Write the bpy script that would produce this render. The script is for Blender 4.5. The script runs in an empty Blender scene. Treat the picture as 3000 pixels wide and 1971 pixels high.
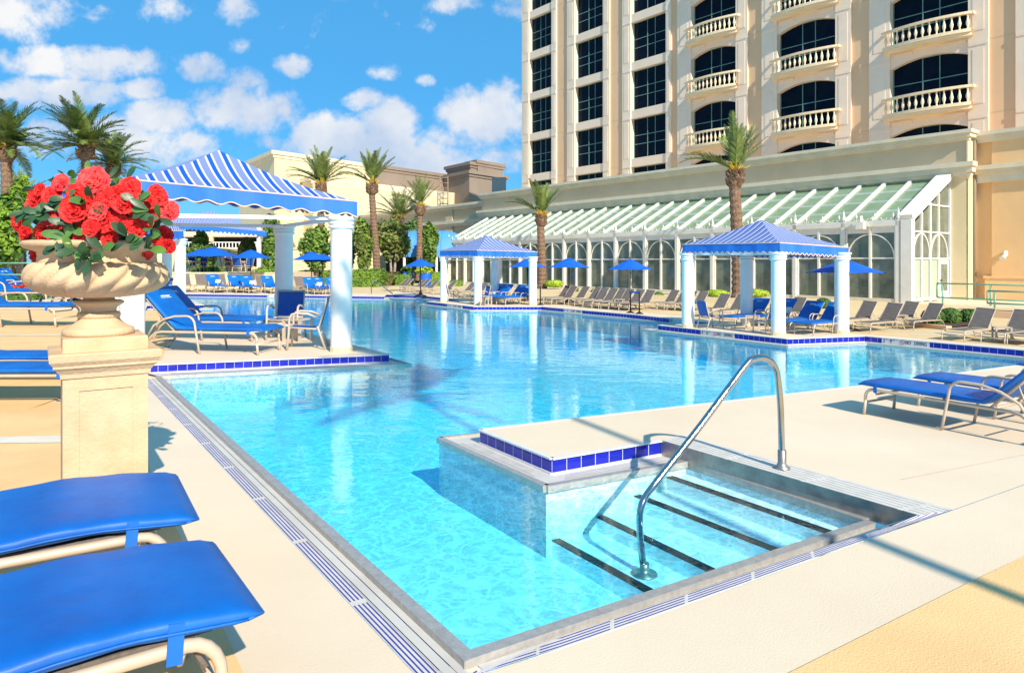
import bpy, bmesh, math, random
from mathutils import Vector, Matrix
from mathutils.geometry import tessellate_polygon
R = math.radians
sc = bpy.context.scene
# ------------------------------------------------------------ camera
EYE, FOC, HOR = 1.8, 2050.0, 768.0          # eye height, focal length and horizon row (in pixels of a 3000 px wide picture)
cam_d = bpy.data.cameras.new('camera'); cam = bpy.data.objects.new('camera', cam_d)
sc.collection.objects.link(cam); sc.camera = cam
cam.location = (0, 0, EYE); cam.rotation_euler = (R(90), 0, 0)
cam_d.sensor_width = 36; cam_d.lens = FOC/3000*36; cam_d.shift_y = -(985.5-HOR)/3000
cam_d.clip_end = 3000; cam_d.clip_start = .05
# ------------------------------------------------------------ colour management
sc.view_settings.view_transform = 'Standard'; sc.view_settings.look = 'None'
sc.view_settings.gamma = 1; sc.view_settings.exposure = 0.38
# ------------------------------------------------------------ sun and sky
SUN_AZ, SUN_EL = R(154), R(34)             # clockwise from +Y
sun_d = bpy.data.lights.new('sun', 'SUN'); sun = bpy.data.objects.new('sun', sun_d)
sc.collection.objects.link(sun)
sun_d.energy = 5.0; sun_d.angle = R(.5); sun_d.color = (1, .90, .74)
sdir = Vector((math.sin(SUN_AZ)*math.cos(SUN_EL), math.cos(SUN_AZ)*math.cos(SUN_EL), math.sin(SUN_EL)))
sun.rotation_euler = sdir.to_track_quat('Z', 'Y').to_euler()
w = bpy.data.worlds.new('World'); sc.world = w; w.use_nodes = True
nt = w.node_tree; N = nt.nodes; L = nt.links; N.clear()
def wn(t, **k):
    n = N.new(t)
    for a, b in k.items(): setattr(n, a, b)
    return n
def wm(op, a, b=None, c=None, clamp=False):
    n = wn('ShaderNodeMath', operation=op, use_clamp=clamp)
    for i, x in enumerate((a, b, c)):
        if x is None: continue
        if isinstance(x, (int, float)): n.inputs[i].default_value = x
        else: L.new(x, n.inputs[i])
    return n.outputs[0]
sky = wn('ShaderNodeTexSky', sky_type='NISHITA', sun_disc=False, sun_elevation=SUN_EL, sun_rotation=SUN_AZ, air_density=1.0, dust_density=.2, ozone_density=2.5)
hs = wn('ShaderNodeHueSaturation'); hs.inputs['Saturation'].default_value = 1.45; hs.inputs['Value'].default_value = 1.0
L.new(sky.outputs[0], hs.inputs['Color'])
tint = wn('ShaderNodeMix', data_type='RGBA', blend_type='MULTIPLY'); tint.inputs[0].default_value = 1
L.new(hs.outputs[0], tint.inputs[6]); tint.inputs[7].default_value = (.50, .90, 1.25, 1)
blu = wn('ShaderNodeMix', data_type='RGBA'); blu.inputs[0].default_value = .68; L.new(tint.outputs[2], blu.inputs[6]); blu.inputs[7].default_value = (1.0, 4.1, 7.2, 1)
bg = wn('ShaderNodeBackground'); bg.inputs[1].default_value = .095; L.new(blu.outputs[2], bg.inputs[0])
tc = wn('ShaderNodeTexCoord'); sp = wn('ShaderNodeSeparateXYZ'); L.new(tc.outputs['Generated'], sp.inputs[0])
yy = wm('MAXIMUM', sp.outputs[1], .02)
U_ = wm('DIVIDE', sp.outputs[0], yy); V_ = wm('DIVIDE', sp.outputs[2], yy)
cmb = wn('ShaderNodeCombineXYZ'); L.new(U_, cmb.inputs[0]); L.new(V_, cmb.inputs[1])
def noise(scale, detail, rough, off=0, dist=0):
    m = wn('ShaderNodeVectorMath', operation='ADD'); L.new(cmb.outputs[0], m.inputs[0]); m.inputs[1].default_value = (off, off*.7, off*.3)
    n = wn('ShaderNodeTexNoise'); n.inputs['Scale'].default_value = scale; n.inputs['Detail'].default_value = detail
    n.inputs['Roughness'].default_value = rough; n.inputs['Distortion'].default_value = dist
    L.new(m.outputs[0], n.inputs['Vector']); return n.outputs[0]
# where the cumulus puffs hang (direction as pixel of the 2380 px wide picture, radii, weight)
CL = [(30,30,150,60,1.0),(70,75,70,40,.7),(210,35,70,30,.5),(385,18,66,40,.8),(545,18,46,46,.75),(1055,8,64,28,.75),(1195,20,50,44,.75),
 (180,145,210,45,1.1),(90,215,190,42,1.0),(335,205,62,28,.9),(470,160,62,34,.9),(560,185,70,38,.8),(560,255,130,62,1.1),(600,235,80,60,.7),(380,275,90,50,1.0),
 (330,330,200,65,.8),(130,320,200,60,.55),(555,108,34,24,.62),(682,155,54,26,.68),(900,170,42,24,.7),(990,187,30,15,.62),
 (855,232,55,32,.9),(780,320,95,55,1.15),(905,285,75,60,1.1),(860,345,190,50,1.0),(1010,370,190,50,1.1),(1120,270,105,80,1.2),(1170,215,60,45,.6),(1080,330,120,60,.9),(620,330,40,22,.6)]
acc = None
for cx, cy, rx, ry, wt in CL:
    k = (cx*1.2605-1500)/FOC; v = (HOR-cy*1.2605)/FOC
    a = wm('MULTIPLY', wm('SUBTRACT', U_, k), FOC/(rx*1.2605)); b = wm('MULTIPLY', wm('SUBTRACT', V_, v), FOC/(ry*1.2605))
    d = wm('ADD', wm('MULTIPLY', a, a), wm('MULTIPLY', b, b))
    g = wm('MULTIPLY', wm('SUBTRACT', 1.0, wm('MULTIPLY', d, .55), clamp=True), wt)
    acc = g if acc is None else wm('MAXIMUM', acc, g)
n1 = noise(8, 10, .64, 3.1, .6); n2 = noise(30, 6, .6, 7.7)
nn = wm('ADD', wm('MULTIPLY', n1, .55), wm('MULTIPLY', n2, .45))
dens = wm('SUBTRACT', wm('ADD', wm('MULTIPLY', acc, .80), wm('MULTIPLY', wm('SUBTRACT', nn, .5), 2.3)), .24)
fac = wn('ShaderNodeMapRange', interpolation_type='SMOOTHSTEP'); L.new(dens, fac.inputs[0]); fac.inputs[1].default_value = 0; fac.inputs[2].default_value = .50; fac.inputs[4].default_value = .96
cr = wn('ShaderNodeMapRange'); L.new(noise(6, 5, .55, 12.3), cr.inputs[0]); cr.inputs[1].default_value = .38; cr.inputs[2].default_value = .62
ccol = wn('ShaderNodeMix', data_type='RGBA'); L.new(cr.outputs[0], ccol.inputs[0]); ccol.inputs[6].default_value = (.55, .66, .84, 1); ccol.inputs[7].default_value = (.95, .95, .95, 1)
bgc = wn('ShaderNodeBackground'); L.new(ccol.outputs[2], bgc.inputs[0]); bgc.inputs[1].default_value = .78
mx = wn('ShaderNodeMixShader'); L.new(fac.outputs[0], mx.inputs[0]); L.new(bg.outputs[0], mx.inputs[1]); L.new(bgc.outputs[0], mx.inputs[2])
out = wn('ShaderNodeOutputWorld'); L.new(mx.outputs[0], out.inputs[0])
# ------------------------------------------------------------ measuring helpers: a picture pixel and a height give a place on the ground
def gp(u, v, z=0.0):
    Y = FOC*(EYE-z)/(v-HOR); return Vector(((u-1500)/FOC*Y, Y, z))
def zat(v, Y): return EYE-(v-HOR)/FOC*Y
def at(u, v, Y): return Vector(((u-1500)/FOC*Y, Y, zat(v, Y)))
def lsc(u, v): return 1.125*(v-(747+.036*u))/(v-HOR)
# ------------------------------------------------------------ object helpers
col = sc.collection
class MB:
    def __init__(s): s.V = []; s.F = []; s.S = []; s.M = []; s.UV = {}
    def add(s, vs, fs, sm=False, m=0, uv=None):
        o = len(s.V); s.V += [tuple(v) for v in vs]
        for i, f in enumerate(fs):
            if uv: s.UV[len(s.F)] = uv[i]
            s.F.append([o+k for k in f]); s.S.append(sm); s.M.append(m)
    def quad(s, a, b, c, d, m=0, uv=None): s.add([a, b, c, d], [(0, 1, 2, 3)], False, m, [uv] if uv else None)
    def box(s, c, d, rz=0, m=0):
        hx, hy, hz = d[0]/2, d[1]/2, d[2]/2; ca, sa = math.cos(rz), math.sin(rz)
        vs = []
        for z in (-hz, hz):
            for x, y in ((-hx, -hy), (hx, -hy), (hx, hy), (-hx, hy)):
                vs.append((c[0]+x*ca-y*sa, c[1]+x*sa+y*ca, c[2]+z))
        s.add(vs, [(3, 2, 1, 0), (4, 5, 6, 7), (0, 1, 5, 4), (1, 2, 6, 5), (2, 3, 7, 6), (3, 0, 4, 7)], False, m)
    def bar(s, p, q, w, h, up=(0, 0, 1), m=0):
        p = Vector(p); q = Vector(q); d = (q-p).normalized(); up = Vector(up)
        x = d.cross(up)
        if x.length < 1e-4: x = d.cross(Vector((0, 1, 0)))
        x.normalize(); y = x.cross(d).normalized(); vs = []
        for o in (p, q):
            for a, b in ((-1, -1), (1, -1), (1, 1), (-1, 1)): vs.append(o+x*(a*w/2)+y*(b*h/2))
        s.add(vs, [(0, 1, 2, 3), (7, 6, 5, 4), (4, 5, 1, 0), (5, 6, 2, 1), (6, 7, 3, 2), (7, 4, 0, 3)], False, m)
    def tube(s, pts, r, seg=8, m=0, cap=True):
        pts = [Vector(p) for p in pts]; n = len(pts); rs = r if isinstance(r, (list, tuple)) else [r]*n
        t = [(pts[min(i+1, n-1)]-pts[max(i-1, 0)]).normalized() for i in range(n)]
        u = t[0].cross(Vector((0, 0, 1)))
        if u.length < 1e-3: u = t[0].cross(Vector((0, 1, 0)))
        u.normalize(); vs = []
        for i in range(n):
            u = (u-t[i]*u.dot(t[i])).normalized(); w_ = t[i].cross(u)
            for k in range(seg):
                a = 2*math.pi*k/seg; vs.append(pts[i]+(u*math.cos(a)+w_*math.sin(a))*rs[i])
        fs = [(i*seg+k, i*seg+(k+1) % seg, (i+1)*seg+(k+1) % seg, (i+1)*seg+k) for i in range(n-1) for k in range(seg)]
        s.add(vs, fs, True, m)
        if cap:
            o = len(s.V)-len(vs)
            s.F.append([o+k for k in range(seg)][::-1]); s.S.append(False); s.M.append(m)
            s.F.append([o+(n-1)*seg+k for k in range(seg)]); s.S.append(False); s.M.append(m)
    def lathe(s, prof, seg=24, c=(0, 0, 0), m=0, fn=None, sm=True, cap=True):
        vs = []
        for j, (r, z) in enumerate(prof):
            for k in range(seg):
                a = 2*math.pi*k/seg; rr = r if fn is None else fn(r, z, a)
                vs.append((c[0]+rr*math.cos(a), c[1]+rr*math.sin(a), c[2]+z))
        n = len(prof)
        fs = [(i*seg+k, i*seg+(k+1) % seg, (i+1)*seg+(k+1) % seg, (i+1)*seg+k) for i in range(n-1) for k in range(seg)]
        s.add(vs, fs, sm, m)
        if cap:
            o = len(s.V)-len(vs)
            s.F.append([o+k for k in range(seg)][::-1]); s.S.append(False); s.M.append(m)
            s.F.append([o+(n-1)*seg+k for k in range(seg)]); s.S.append(False); s.M.append(m)
    def loft(s, rings, closed=True, caps=True, sm=True, m=0):
        k = len(rings[0]); vs = [v for r in rings for v in r]
        fs = [(i*k+j, i*k+(j+1) % k, (i+1)*k+(j+1) % k, (i+1)*k+j) for i in range(len(rings)-1) for j in range(k if closed else k-1)]
        o = len(s.V); s.add(vs, fs, sm, m)
        if caps:
            s.F.append([o+j for j in range(k)][::-1]); s.S.append(sm); s.M.append(m)
            s.F.append([o+(len(rings)-1)*k+j for j in range(k)]); s.S.append(sm); s.M.append(m)
    def poly(s, pts, m=0, flip=False):
        tr = tessellate_polygon([[Vector((p[0], p[1], 0)) for p in pts]])
        fs = []
        for a, b, c in tr:
            A, B, C_ = pts[a], pts[b], pts[c]
            cr_ = (B[0]-A[0])*(C_[1]-A[1])-(B[1]-A[1])*(C_[0]-A[0])
            if abs(cr_) < 1e-9: continue
            f = (a, b, c) if cr_ > 0 else (a, c, b)
            fs.append(f[::-1] if flip else f)
        s.add(pts, fs, False, m)
    def build(s, name, mat, parent=None, loc=None):
        me = bpy.data.meshes.new(name); me.from_pydata(s.V, [], s.F)
        mats = mat if isinstance(mat, (list, tuple)) else [mat]
        for x in mats: me.materials.append(x)
        me.polygons.foreach_set('use_smooth', s.S); me.polygons.foreach_set('material_index', s.M)
        if s.UV:
            ul = me.uv_layers.new(name='UVMap')
            for fi, uvs in s.UV.items():
                for li, uvv in zip(me.polygons[fi].loop_indices, uvs): ul.data[li].uv = uvv
        me.update(); o = bpy.data.objects.new(name, me); col.objects.link(o)
        if parent: o.parent = parent
        if loc is not None: o.location = loc
        return o
def tag(o, label, cat, group=None):
    o['label'] = label; o['category'] = cat
    if group: o['group'] = group
    return o
def thing(name, label, cat, loc=(0, 0, 0), rz=0, s=1, group=None):
    o = bpy.data.objects.new(name, None); col.objects.link(o); o.location = loc; o.rotation_euler = (0, 0, rz)
    o.scale = s if isinstance(s, (tuple, list)) else (s, s, s); o.empty_display_size = .2
    return tag(o, label, cat, group)
def structure(o): o['kind'] = 'structure'; return o
kids = {}
def copy_tree(o, parent=None):
    c = o.copy(); col.objects.link(c); c.parent = parent
    for ch in [x for x in bpy.data.objects if x.parent == o]: copy_tree(ch, c)
    return c
# ------------------------------------------------------------ materials
def mnode(m, t, **k):
    n = m.node_tree.nodes.new(t)
    for a, b in k.items(): setattr(n, a, b)
    return n
def mat(name, c, rough=.5, metal=0, var=.12, scale=4, bump=0, bscale=60, spec=.5, c2=None, coord='Object', lo=.35, hi=.65, streak=None, coat=0, trans=0):
    m = bpy.data.materials.new(name); m.use_nodes = True; b = m.node_tree.nodes['Principled BSDF']; ln = m.node_tree.links
    b.inputs['Roughness'].default_value = rough; b.inputs['Metallic'].default_value = metal
    b.inputs['Specular IOR Level'].default_value = spec; b.inputs['Coat Weight'].default_value = coat
    t = mnode(m, 'ShaderNodeTexCoord'); src = t.outputs[coord]
    if streak:
        mp = mnode(m, 'ShaderNodeMapping'); mp.inputs['Scale'].default_value = streak; ln.new(src, mp.inputs[0]); src = mp.outputs[0]
    n = mnode(m, 'ShaderNodeTexNoise'); n.inputs['Scale'].default_value = scale; n.inputs['Detail'].default_value = 6; n.inputs['Roughness'].default_value = .6; ln.new(src, n.inputs['Vector'])
    mr = mnode(m, 'ShaderNodeMapRange'); ln.new(n.outputs[0], mr.inputs[0]); mr.inputs[1].default_value = lo; mr.inputs[2].default_value = hi
    mx_ = mnode(m, 'ShaderNodeMix', data_type='RGBA'); ln.new(mr.outputs[0], mx_.inputs[0])
    if c2 is None: c2 = [x*(1-var) for x in c]; c1 = [min(1, x*(1+var*.4)) for x in c]
    else: c1 = c
    mx_.inputs[6].default_value = (*c2, 1); mx_.inputs[7].default_value = (*c1, 1)
    ln.new(mx_.outputs[2], b.inputs['Base Color'])
    if bump:
        n2_ = mnode(m, 'ShaderNodeTexNoise'); n2_.inputs['Scale'].default_value = bscale; n2_.inputs['Detail'].default_value = 3; ln.new(t.outputs[coord], n2_.inputs['Vector'])
        bp = mnode(m, 'ShaderNodeBump'); bp.inputs['Strength'].default_value = bump; bp.inputs['Distance'].default_value = .02; ln.new(n2_.outputs[0], bp.inputs['Height']); ln.new(bp.outputs[0], b.inputs['Normal'])
    m['b'] = 1; return m
def colour_out(m): return m.node_tree.nodes['Principled BSDF'].inputs['Base Color'].links[0].from_socket
# ============================================================ setting: decks, pool
M = {}
M['cream'] = mat('cream_concrete', (.82,.67,.49), .85, c2=(.75,.60,.43), scale=.45, bump=.12, bscale=90)
M['orange'] = mat('ochre_concrete', (.88,.57,.26), .85, c2=(.80,.50,.22), scale=1.2, bump=.25, bscale=90)
M['ochre'] = mat('pale_ochre_concrete', (.76,.58,.32), .85, c2=(.70,.50,.26), scale=.5, bump=.2, bscale=60)
M['stripe'] = mat('pale_stripe', (.74,.66,.54), .8, scale=2)
M['steel'] = mat('brushed_gutter_steel', (.42,.40,.37), .38, .75, c2=(.30,.28,.26), scale=9, bump=.08, bscale=140)
M['lip'] = mat('weathered_lip', (.52,.49,.45), .45, .4, c2=(.42,.39,.36), scale=20, bump=.15, bscale=120)
M['gutter'] = mat('gutter_white', (.66,.62,.56), .55, c2=(.58,.54,.49), scale=3)
M['black'] = mat('black_rubber', (.012,.012,.016), .6, var=.2, scale=20)
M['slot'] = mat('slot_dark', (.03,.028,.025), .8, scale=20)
M['poolwall'] = mat('pool_plaster', (.76,.90,.90), .6, c2=(.73,.87,.88), scale=1.5)
M['grout'] = mat('white_grout', (.72,.71,.70), .6, scale=8)
M['marktile'] = mat('marker_tile', (.70,.70,.68), .35, scale=6)
M['letter'] = mat('letter_black', (.02,.02,.02), .5, scale=6)
M['letred'] = mat('letter_red', (.5,.03,.03), .5, scale=6)
def tile_mat(name, ca, cb, rough=.12):
    m = bpy.data.materials.new(name); m.use_nodes = True; b = m.node_tree.nodes['Principled BSDF']; ln = m.node_tree.links
    t = mnode(m, 'ShaderNodeTexCoord'); mp = mnode(m, 'ShaderNodeMapping'); ln.new(t.outputs['UV'], mp.inputs[0])
    br = mnode(m, 'ShaderNodeTexBrick', offset=0, squash=1); br.inputs['Scale'].default_value = 1; br.inputs['Brick Width'].default_value = 1; br.inputs['Row Height'].default_value = 1
    br.inputs['Mortar Size'].default_value = .022; br.inputs['Mortar Smooth'].default_value = 0; br.inputs['Color1'].default_value = (*ca, 1); br.inputs['Color2'].default_value = (*cb, 1); br.inputs['Mortar'].default_value = (.66,.66,.68,1); br.inputs['Bias'].default_value = 0
    ln.new(mp.outputs[0], br.inputs[0]); nz = mnode(m, 'ShaderNodeTexNoise'); nz.inputs['Scale'].default_value = 2.5; ln.new(mp.outputs[0], nz.inputs[0])
    mm = mnode(m, 'ShaderNodeMix', data_type='RGBA', blend_type='MULTIPLY'); mm.inputs[0].default_value = .4; ln.new(br.outputs[0], mm.inputs[6]); ln.new(nz.outputs[0], mm.inputs[7])
    ln.new(mm.outputs[2], b.inputs['Base Color']); b.inputs['Roughness'].default_value = rough; return m
M['bluetile'] = tile_mat('cobalt_tile', (.012,.022,.42), (.02,.03,.60))
def grate_mat(name, base, line, n, lo, hi, xfreq=0):
    # parallel slots: lines along the strip, cross joints every unit
    m = mat(name, base, .5, scale=8); ln = m.node_tree.links; b = m.node_tree.nodes['Principled BSDF']; src = colour_out(m)
    t = mnode(m, 'ShaderNodeTexCoord'); s_ = mnode(m, 'ShaderNodeSeparateXYZ'); ln.new(t.outputs['UV'], s_.inputs[0])
    def mt(op, a, bb=None):
        q = mnode(m, 'ShaderNodeMath', operation=op)
        for i, x in enumerate((a, bb)):
            if x is None: continue
            if isinstance(x, (int, float)): q.inputs[i].default_value = x
            else: ln.new(x, q.inputs[i])
        return q.outputs[0]
    f = mt('FRACT', mt('MULTIPLY', s_.outputs[1], n)); a = mt('MULTIPLY', mt('GREATER_THAN', f, lo), mt('LESS_THAN', f, hi))
    g = mt('GREATER_THAN', mt('FRACT', s_.outputs[0]), .05); a = mt('MULTIPLY', a, g)
    mm = mnode(m, 'ShaderNodeMix', data_type='RGBA'); ln.new(a, mm.inputs[0]); ln.new(src, mm.inputs[6]); mm.inputs[7].default_value = (*line, 1)
    ln.new(mm.outputs[2], b.inputs['Base Color']); return m
M['grate'] = grate_mat('blue_lined_grate', (.70,.64,.56), (.05,.05,.30), 4, .30, .72)
M['whitegrate'] = grate_mat('white_bar_grating', (.72,.68,.62), (.20,.18,.17), 6, .0, .16)
# ---- key points (measured on the picture)
E_px = [(1937,1289),(1617,1342),(1406,1258),(2537,1128),(3000,1068),(3150,1047),(3150,1039),(3000,1025),(2533,984),(2306,992),(1928,952),(2105,947.5),(1960,932),(1845,920),(1708,908.5),(1586,898),
        (1388,898),(1250,883),(1372,880.5),(1258,868),(1229,866),(1150,863.5),(1132,862.6),(1125,868.5),(545,861),(480,860),(596,893),(430,895),(395,958),(800,951),(1140,1038),(434,1068.6)]
E = [gp(u, v) for u, v in E_px]
GZ = -.15
gw = [.45,.45,.30,.25,.2,.2,.2,.25,.28,.28,.28,.25,.25,.25,.25,.25,.25,.25,.2,.25,.25,.25,.25,.28,.28,.25,.30,.28,.28,.42,.42,.42]
def offs(pts, ws, z, side):
    o = []
    for i, p in enumerate(pts):
        a = pts[i-1] if i > 0 else None; b = pts[i+1] if i < len(pts)-1 else None
        ns = []
        for q0, q1 in ((a, p), (p, b)):
            if q0 is None or q1 is None: continue
            d = (q1-q0); n = Vector((-d.y, d.x, 0)).normalized()*side; ns.append(n)
        if len(ns) == 1: o.append(Vector((p.x, p.y, z))+ns[0]*ws[i])
        else:
            m_ = (ns[0]+ns[1]); m_.normalize(); k = max(.45, m_.dot(ns[0])); q = p+m_*(ws[i]/k); o.append(Vector((q.x, q.y, z)))
    return o
# water lies to the left of the walk  (1937,1289)->(1617,1342): water is toward the camera
W_ = offs(E, gw, GZ, 1)
W_[0] = gp(2009, 1355, GZ); W_[1] = gp(1600, 1428, GZ); W_[2] = gp(1287, 1286, GZ)
W_[-1] = gp(470, 1103, GZ); W_[-2] = gp(1203, 1069, GZ)
P0 = gp(1378, 1908, GZ); PB = gp(2530, 1528, GZ)
WAT = W_+[P0, PB]
dF = (PB-P0).normalized(); nF = Vector((dF.y, -dF.x, 0)); PL = W_[-1]; dL = (PL-P0).normalized(); nL = Vector((dL.y, -dL.x, 0))
if nL.x > 0: nL = -nL
if nF.y > 0: nF = -nF
LOW = -.185
def zlow(p):
    s_ = (Vector((p[0], p[1], 0))-Vector((P0.x, P0.y, 0))).dot(dF); t_ = max(0, min(1, s_/3.7)); return LOW*(1-t_)
# main upper deck: one polygon that runs round the pool and far out
cornerR = gp(2793, 1492)
far_r = cornerR+dF*70
tile_dir = (E[-1]-E[-2]).normalized(); far_l = Vector((-6.5, E[-1].y+(E[-1].x+6.5)*-.04, 0))
main = [far_r, cornerR, gp(1998, 1273)]+E+[far_l, Vector((-6.5, 13.0, 0)), Vector((-90, 13.0, 0)), Vector((-400, 600, 0)), Vector((400, 600, 0)), Vector((400, 60, 0))]
b = MB(); b.poly(main); b.build('pool_deck', M['cream'])['kind'] = 'structure'
# lower deck round the near edge, rising to the right
b = MB()
def strip(rows):
    for i in range(len(rows)-1):
        for j in range(len(rows[i])-1): b.add([rows[i][j], rows[i+1][j], rows[i+1][j+1], rows[i][j+1]], [(0, 1, 2, 3)])
Fin = [(1352,1990),(1650,1863),(1900,1778),(2150,1693),(2400,1607),(2613,1541)]; Fou = [(1420,1968),(1650,1895),(1900,1808),(2150,1719),(2406,1626),(2620,1551)]
def gz(u, v):
    p = gp(u, v, LOW)
    for _ in range(4): p = gp(u, v, zlow(p))
    return p
Fi = [gz(u, v) for u, v in Fin]; Fo = [gz(u, v) for u, v in Fou]
FoL = P0+nF*.20; FoL.z = LOW; outer = [FoL]+Fo+[cornerR, far_r]
rows = [[p+nF*d for d in (0, .8, 1.8, 4, 30)] for p in outer]
for r_ in rows:
    for p in r_: p.z = zlow(p)-.004
strip(rows)
GLO = .29
Lo = [P0+dL*t+nL*GLO for t in (0, 2, 4, 6, 8, (PL-P0).length+.12)]
rowsL = []
for p in Lo: rowsL.append([Vector((q.x, q.y, LOW)) for q in (p, p+nL*1, p+nL*3, p+nL*5)])
strip([r_[::-1] for r_ in rowsL])
c0 = Vector((P0.x, P0.y, LOW)); wedge = [Lo[0]]+[c0+(nL*math.cos(a)+nF*math.sin(a))*30 for a in (0, R(30), R(60), R(90))]+[FoL]
for q in wedge: q.z = LOW
b.add([c0]+wedge, [(0, i+1, i+2) for i in range(len(wedge)-1)])
# left stretch that ramps up to the upper deck behind the pedestal
xs = [-90, -40, -20, -14, -9.2, -6.5]; ys = [-30, 2, 6, 9, 9.7, 10.4, 11.1, 11.8, 12.5, 13.0]
def rampz(y): t = max(0, min(1, (y-9)/4)); return LOW*(1-t*t*(3-2*t))
strip([[Vector((x, y, rampz(y)-.006)) for y in ys][::-1] for x in xs][::-1])
b.poly([Vector((-4.2, 9.0, LOW-.008)), PL*1+Vector((0,.3,LOW-.008-PL.z)), Vector((E[-1].x+.12, E[-1].y, LOW-.008)), Vector((-6.5, 12.9, LOW-.008)), Vector((-6.5, 6.0, LOW-.008))])
for i in range(len(ys)-1): b.add([(-6.5, ys[i], LOW-.01), (-6.5, ys[i+1], LOW-.01), (-6.5, ys[i+1], rampz(ys[i+1])-.006), (-6.5, ys[i], rampz(ys[i])-.006)], [(0, 1, 2, 3)])
b.add([(-6.5, far_l.y, LOW), (E[-1].x, E[-1].y, LOW), (E[-1].x, E[-1].y, 0), (-6.5, far_l.y, 0)], [(0, 1, 2, 3)])
b.build('lower_deck', M['cream'])['kind'] = 'structure'
# ochre fields and pale bands painted on the decks
b = MB()
q = [gz(720,1990), gz(600,1720), gz(443,1400), gz(400,1240), gz(395,1180)]
lft = [Vector((-60, p.y+.0, 0)) for p in q]
rr = []
for a_, c_ in zip(q, lft):
    rr.append([Vector((x, c_.y+(a_.y-c_.y)*1, 0)) for x in (a_.x, -3.5 if a_.x > -3.5 else a_.x-.4, -9.2, -14, -60)])
for i in range(len(rr)-1):
    for j in range(len(rr[i])-1):
        vs = [rr[i][j], rr[i][j+1], rr[i+1][j+1], rr[i+1][j]]
        b.add([Vector((v.x, v.y, max(LOW, rampz(v.y) if v.x < -8.9 else LOW)+.006)) for v in vs], [(0, 3, 2, 1)])
b.add([rr[0][0]+Vector((0,0,LOW+.006)), Vector((-60, rr[0][0].y, LOW+.006)), Vector((-60, -20, LOW+.006)), Vector((.2, -20, LOW+.006))], [(0, 1, 2, 3)])
yl = [rr[-1][0].y, 9.2, 9.7, 10.4, 11.1, 11.8, 12.5, 13.0]
for i in range(len(yl)-1):
    if yl[i+1] > yl[i]: b.add([(-60, yl[i], rampz(yl[i])+.006), (-6.5, yl[i], rampz(yl[i])+.006), (-6.5, yl[i+1], rampz(yl[i+1])+.006), (-60, yl[i+1], rampz(yl[i+1])+.006)], [(0, 1, 2, 3)])
b.add([(-60, 13, .006), (-6.5, 13, .006), (-12.5, 26, .006), (-60, 26, .006)], [(0, 1, 2, 3)])
oc = b.build('ochre_deck', M['orange']); oc['kind'] = 'structure'
b = MB()
o1, o2 = gz(2305,1975), gz(3000,1626); dd = (o2-o1).normalized()
o2 = o2+dd*30; o3 = o2+nF*20; o4 = o1-dd*.6+nF*8
def rz_(p): p.z = zlow(p)+.004; return p
n_ = 12; ra = [rz_(o1.lerp(o2, (i/n_)**2.2)) for i in range(n_+1)]; rb = [rz_(o4.lerp(o3, (i/n_)**2.2)) for i in range(n_+1)]
for i in range(n_): b.add([ra[i], rb[i], rb[i+1], ra[i+1]], [(0, 1, 2, 3)])
b.build('ochre_border', M['orange'])['kind'] = 'structure'
# right bank ochre field
b = MB()
b.poly([gp(2480,975,.004), gp(2600,983,.004), gp(3000,1016,.004), gp(3500,1062,.004), Vector((60,22,.004)), Vector((45,24,.004)), gp(3000,905,.004), gp(2620,885,.004), gp(2100,863,.004), gp(1700,852,.004), gp(1650,893,.004), gp(2000,925,.004), gp(2140,945,.004)])
b.poly([gp(1160,852,.004), gp(1300,866,.004), gp(1380,878,.004), gp(1580,893,.004), gp(1650,893,.004), gp(1700,852,.004), gp(1400,838,.004), gp(1180,830,.004)])
b.poly([gp(480,856,.004), gp(1150,858,.004), gp(1160,852,.004), gp(1180,822,.004), gp(900,812,.004), gp(480,812,.004)])
b.build('ochre_field', M['ochre'])['kind'] = 'structure'
b = MB()
def band(pa, pb, wd, z=.008):
    d = (pb-pa).normalized(); n = Vector((-d.y, d.x, 0))*wd/2
    pa.z = pb.z = z; b.add([pa-n, pb-n, pb+n, pa+n], [(0, 1, 2, 3)])
band(gp(2545,969), gp(3050,982), .16); band(gp(2670,983), gp(3050,979), .14, .0095)
for v_, w2 in ((1290,.30),(985,.22)):
    z_ = LOW if v_ > 1200 else 0
    p = gp(-900, v_+14 if v_ > 1200 else v_+3, z_); q = gp(215, v_-2, z_); band(p, q, w2, z_+.012)
b.build('pale_band', M['stripe'])['kind'] = 'structure'
b = MB()
for pa_, pb2 in (((2640,1405),(3010,1330)),): band(gp(*pa_), gp(*pb2), .010, .003)
for f_ in ():
    pa_ = P0+dF*f_+nF*.75; pb2 = P0+dF*(f_+.1)+nF*3.0; d_ = (pb2-pa_).normalized(); n_ = Vector((-d_.y, d_.x, 0))*.004; za_, zb2 = zlow(pa_)+.001, zlow(pb2)+.001
    b.add([Vector((q.x, q.y, z_)) for q, z_ in ((pa_-n_, za_), (pb2-n_, zb2), (pb2+n_, zb2), (pa_+n_, za_))], [(0, 1, 2, 3)])
b.build('deck_joint', mat('joint_line', (.66,.54,.40), .9, scale=8))['kind'] = 'structure'
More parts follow.
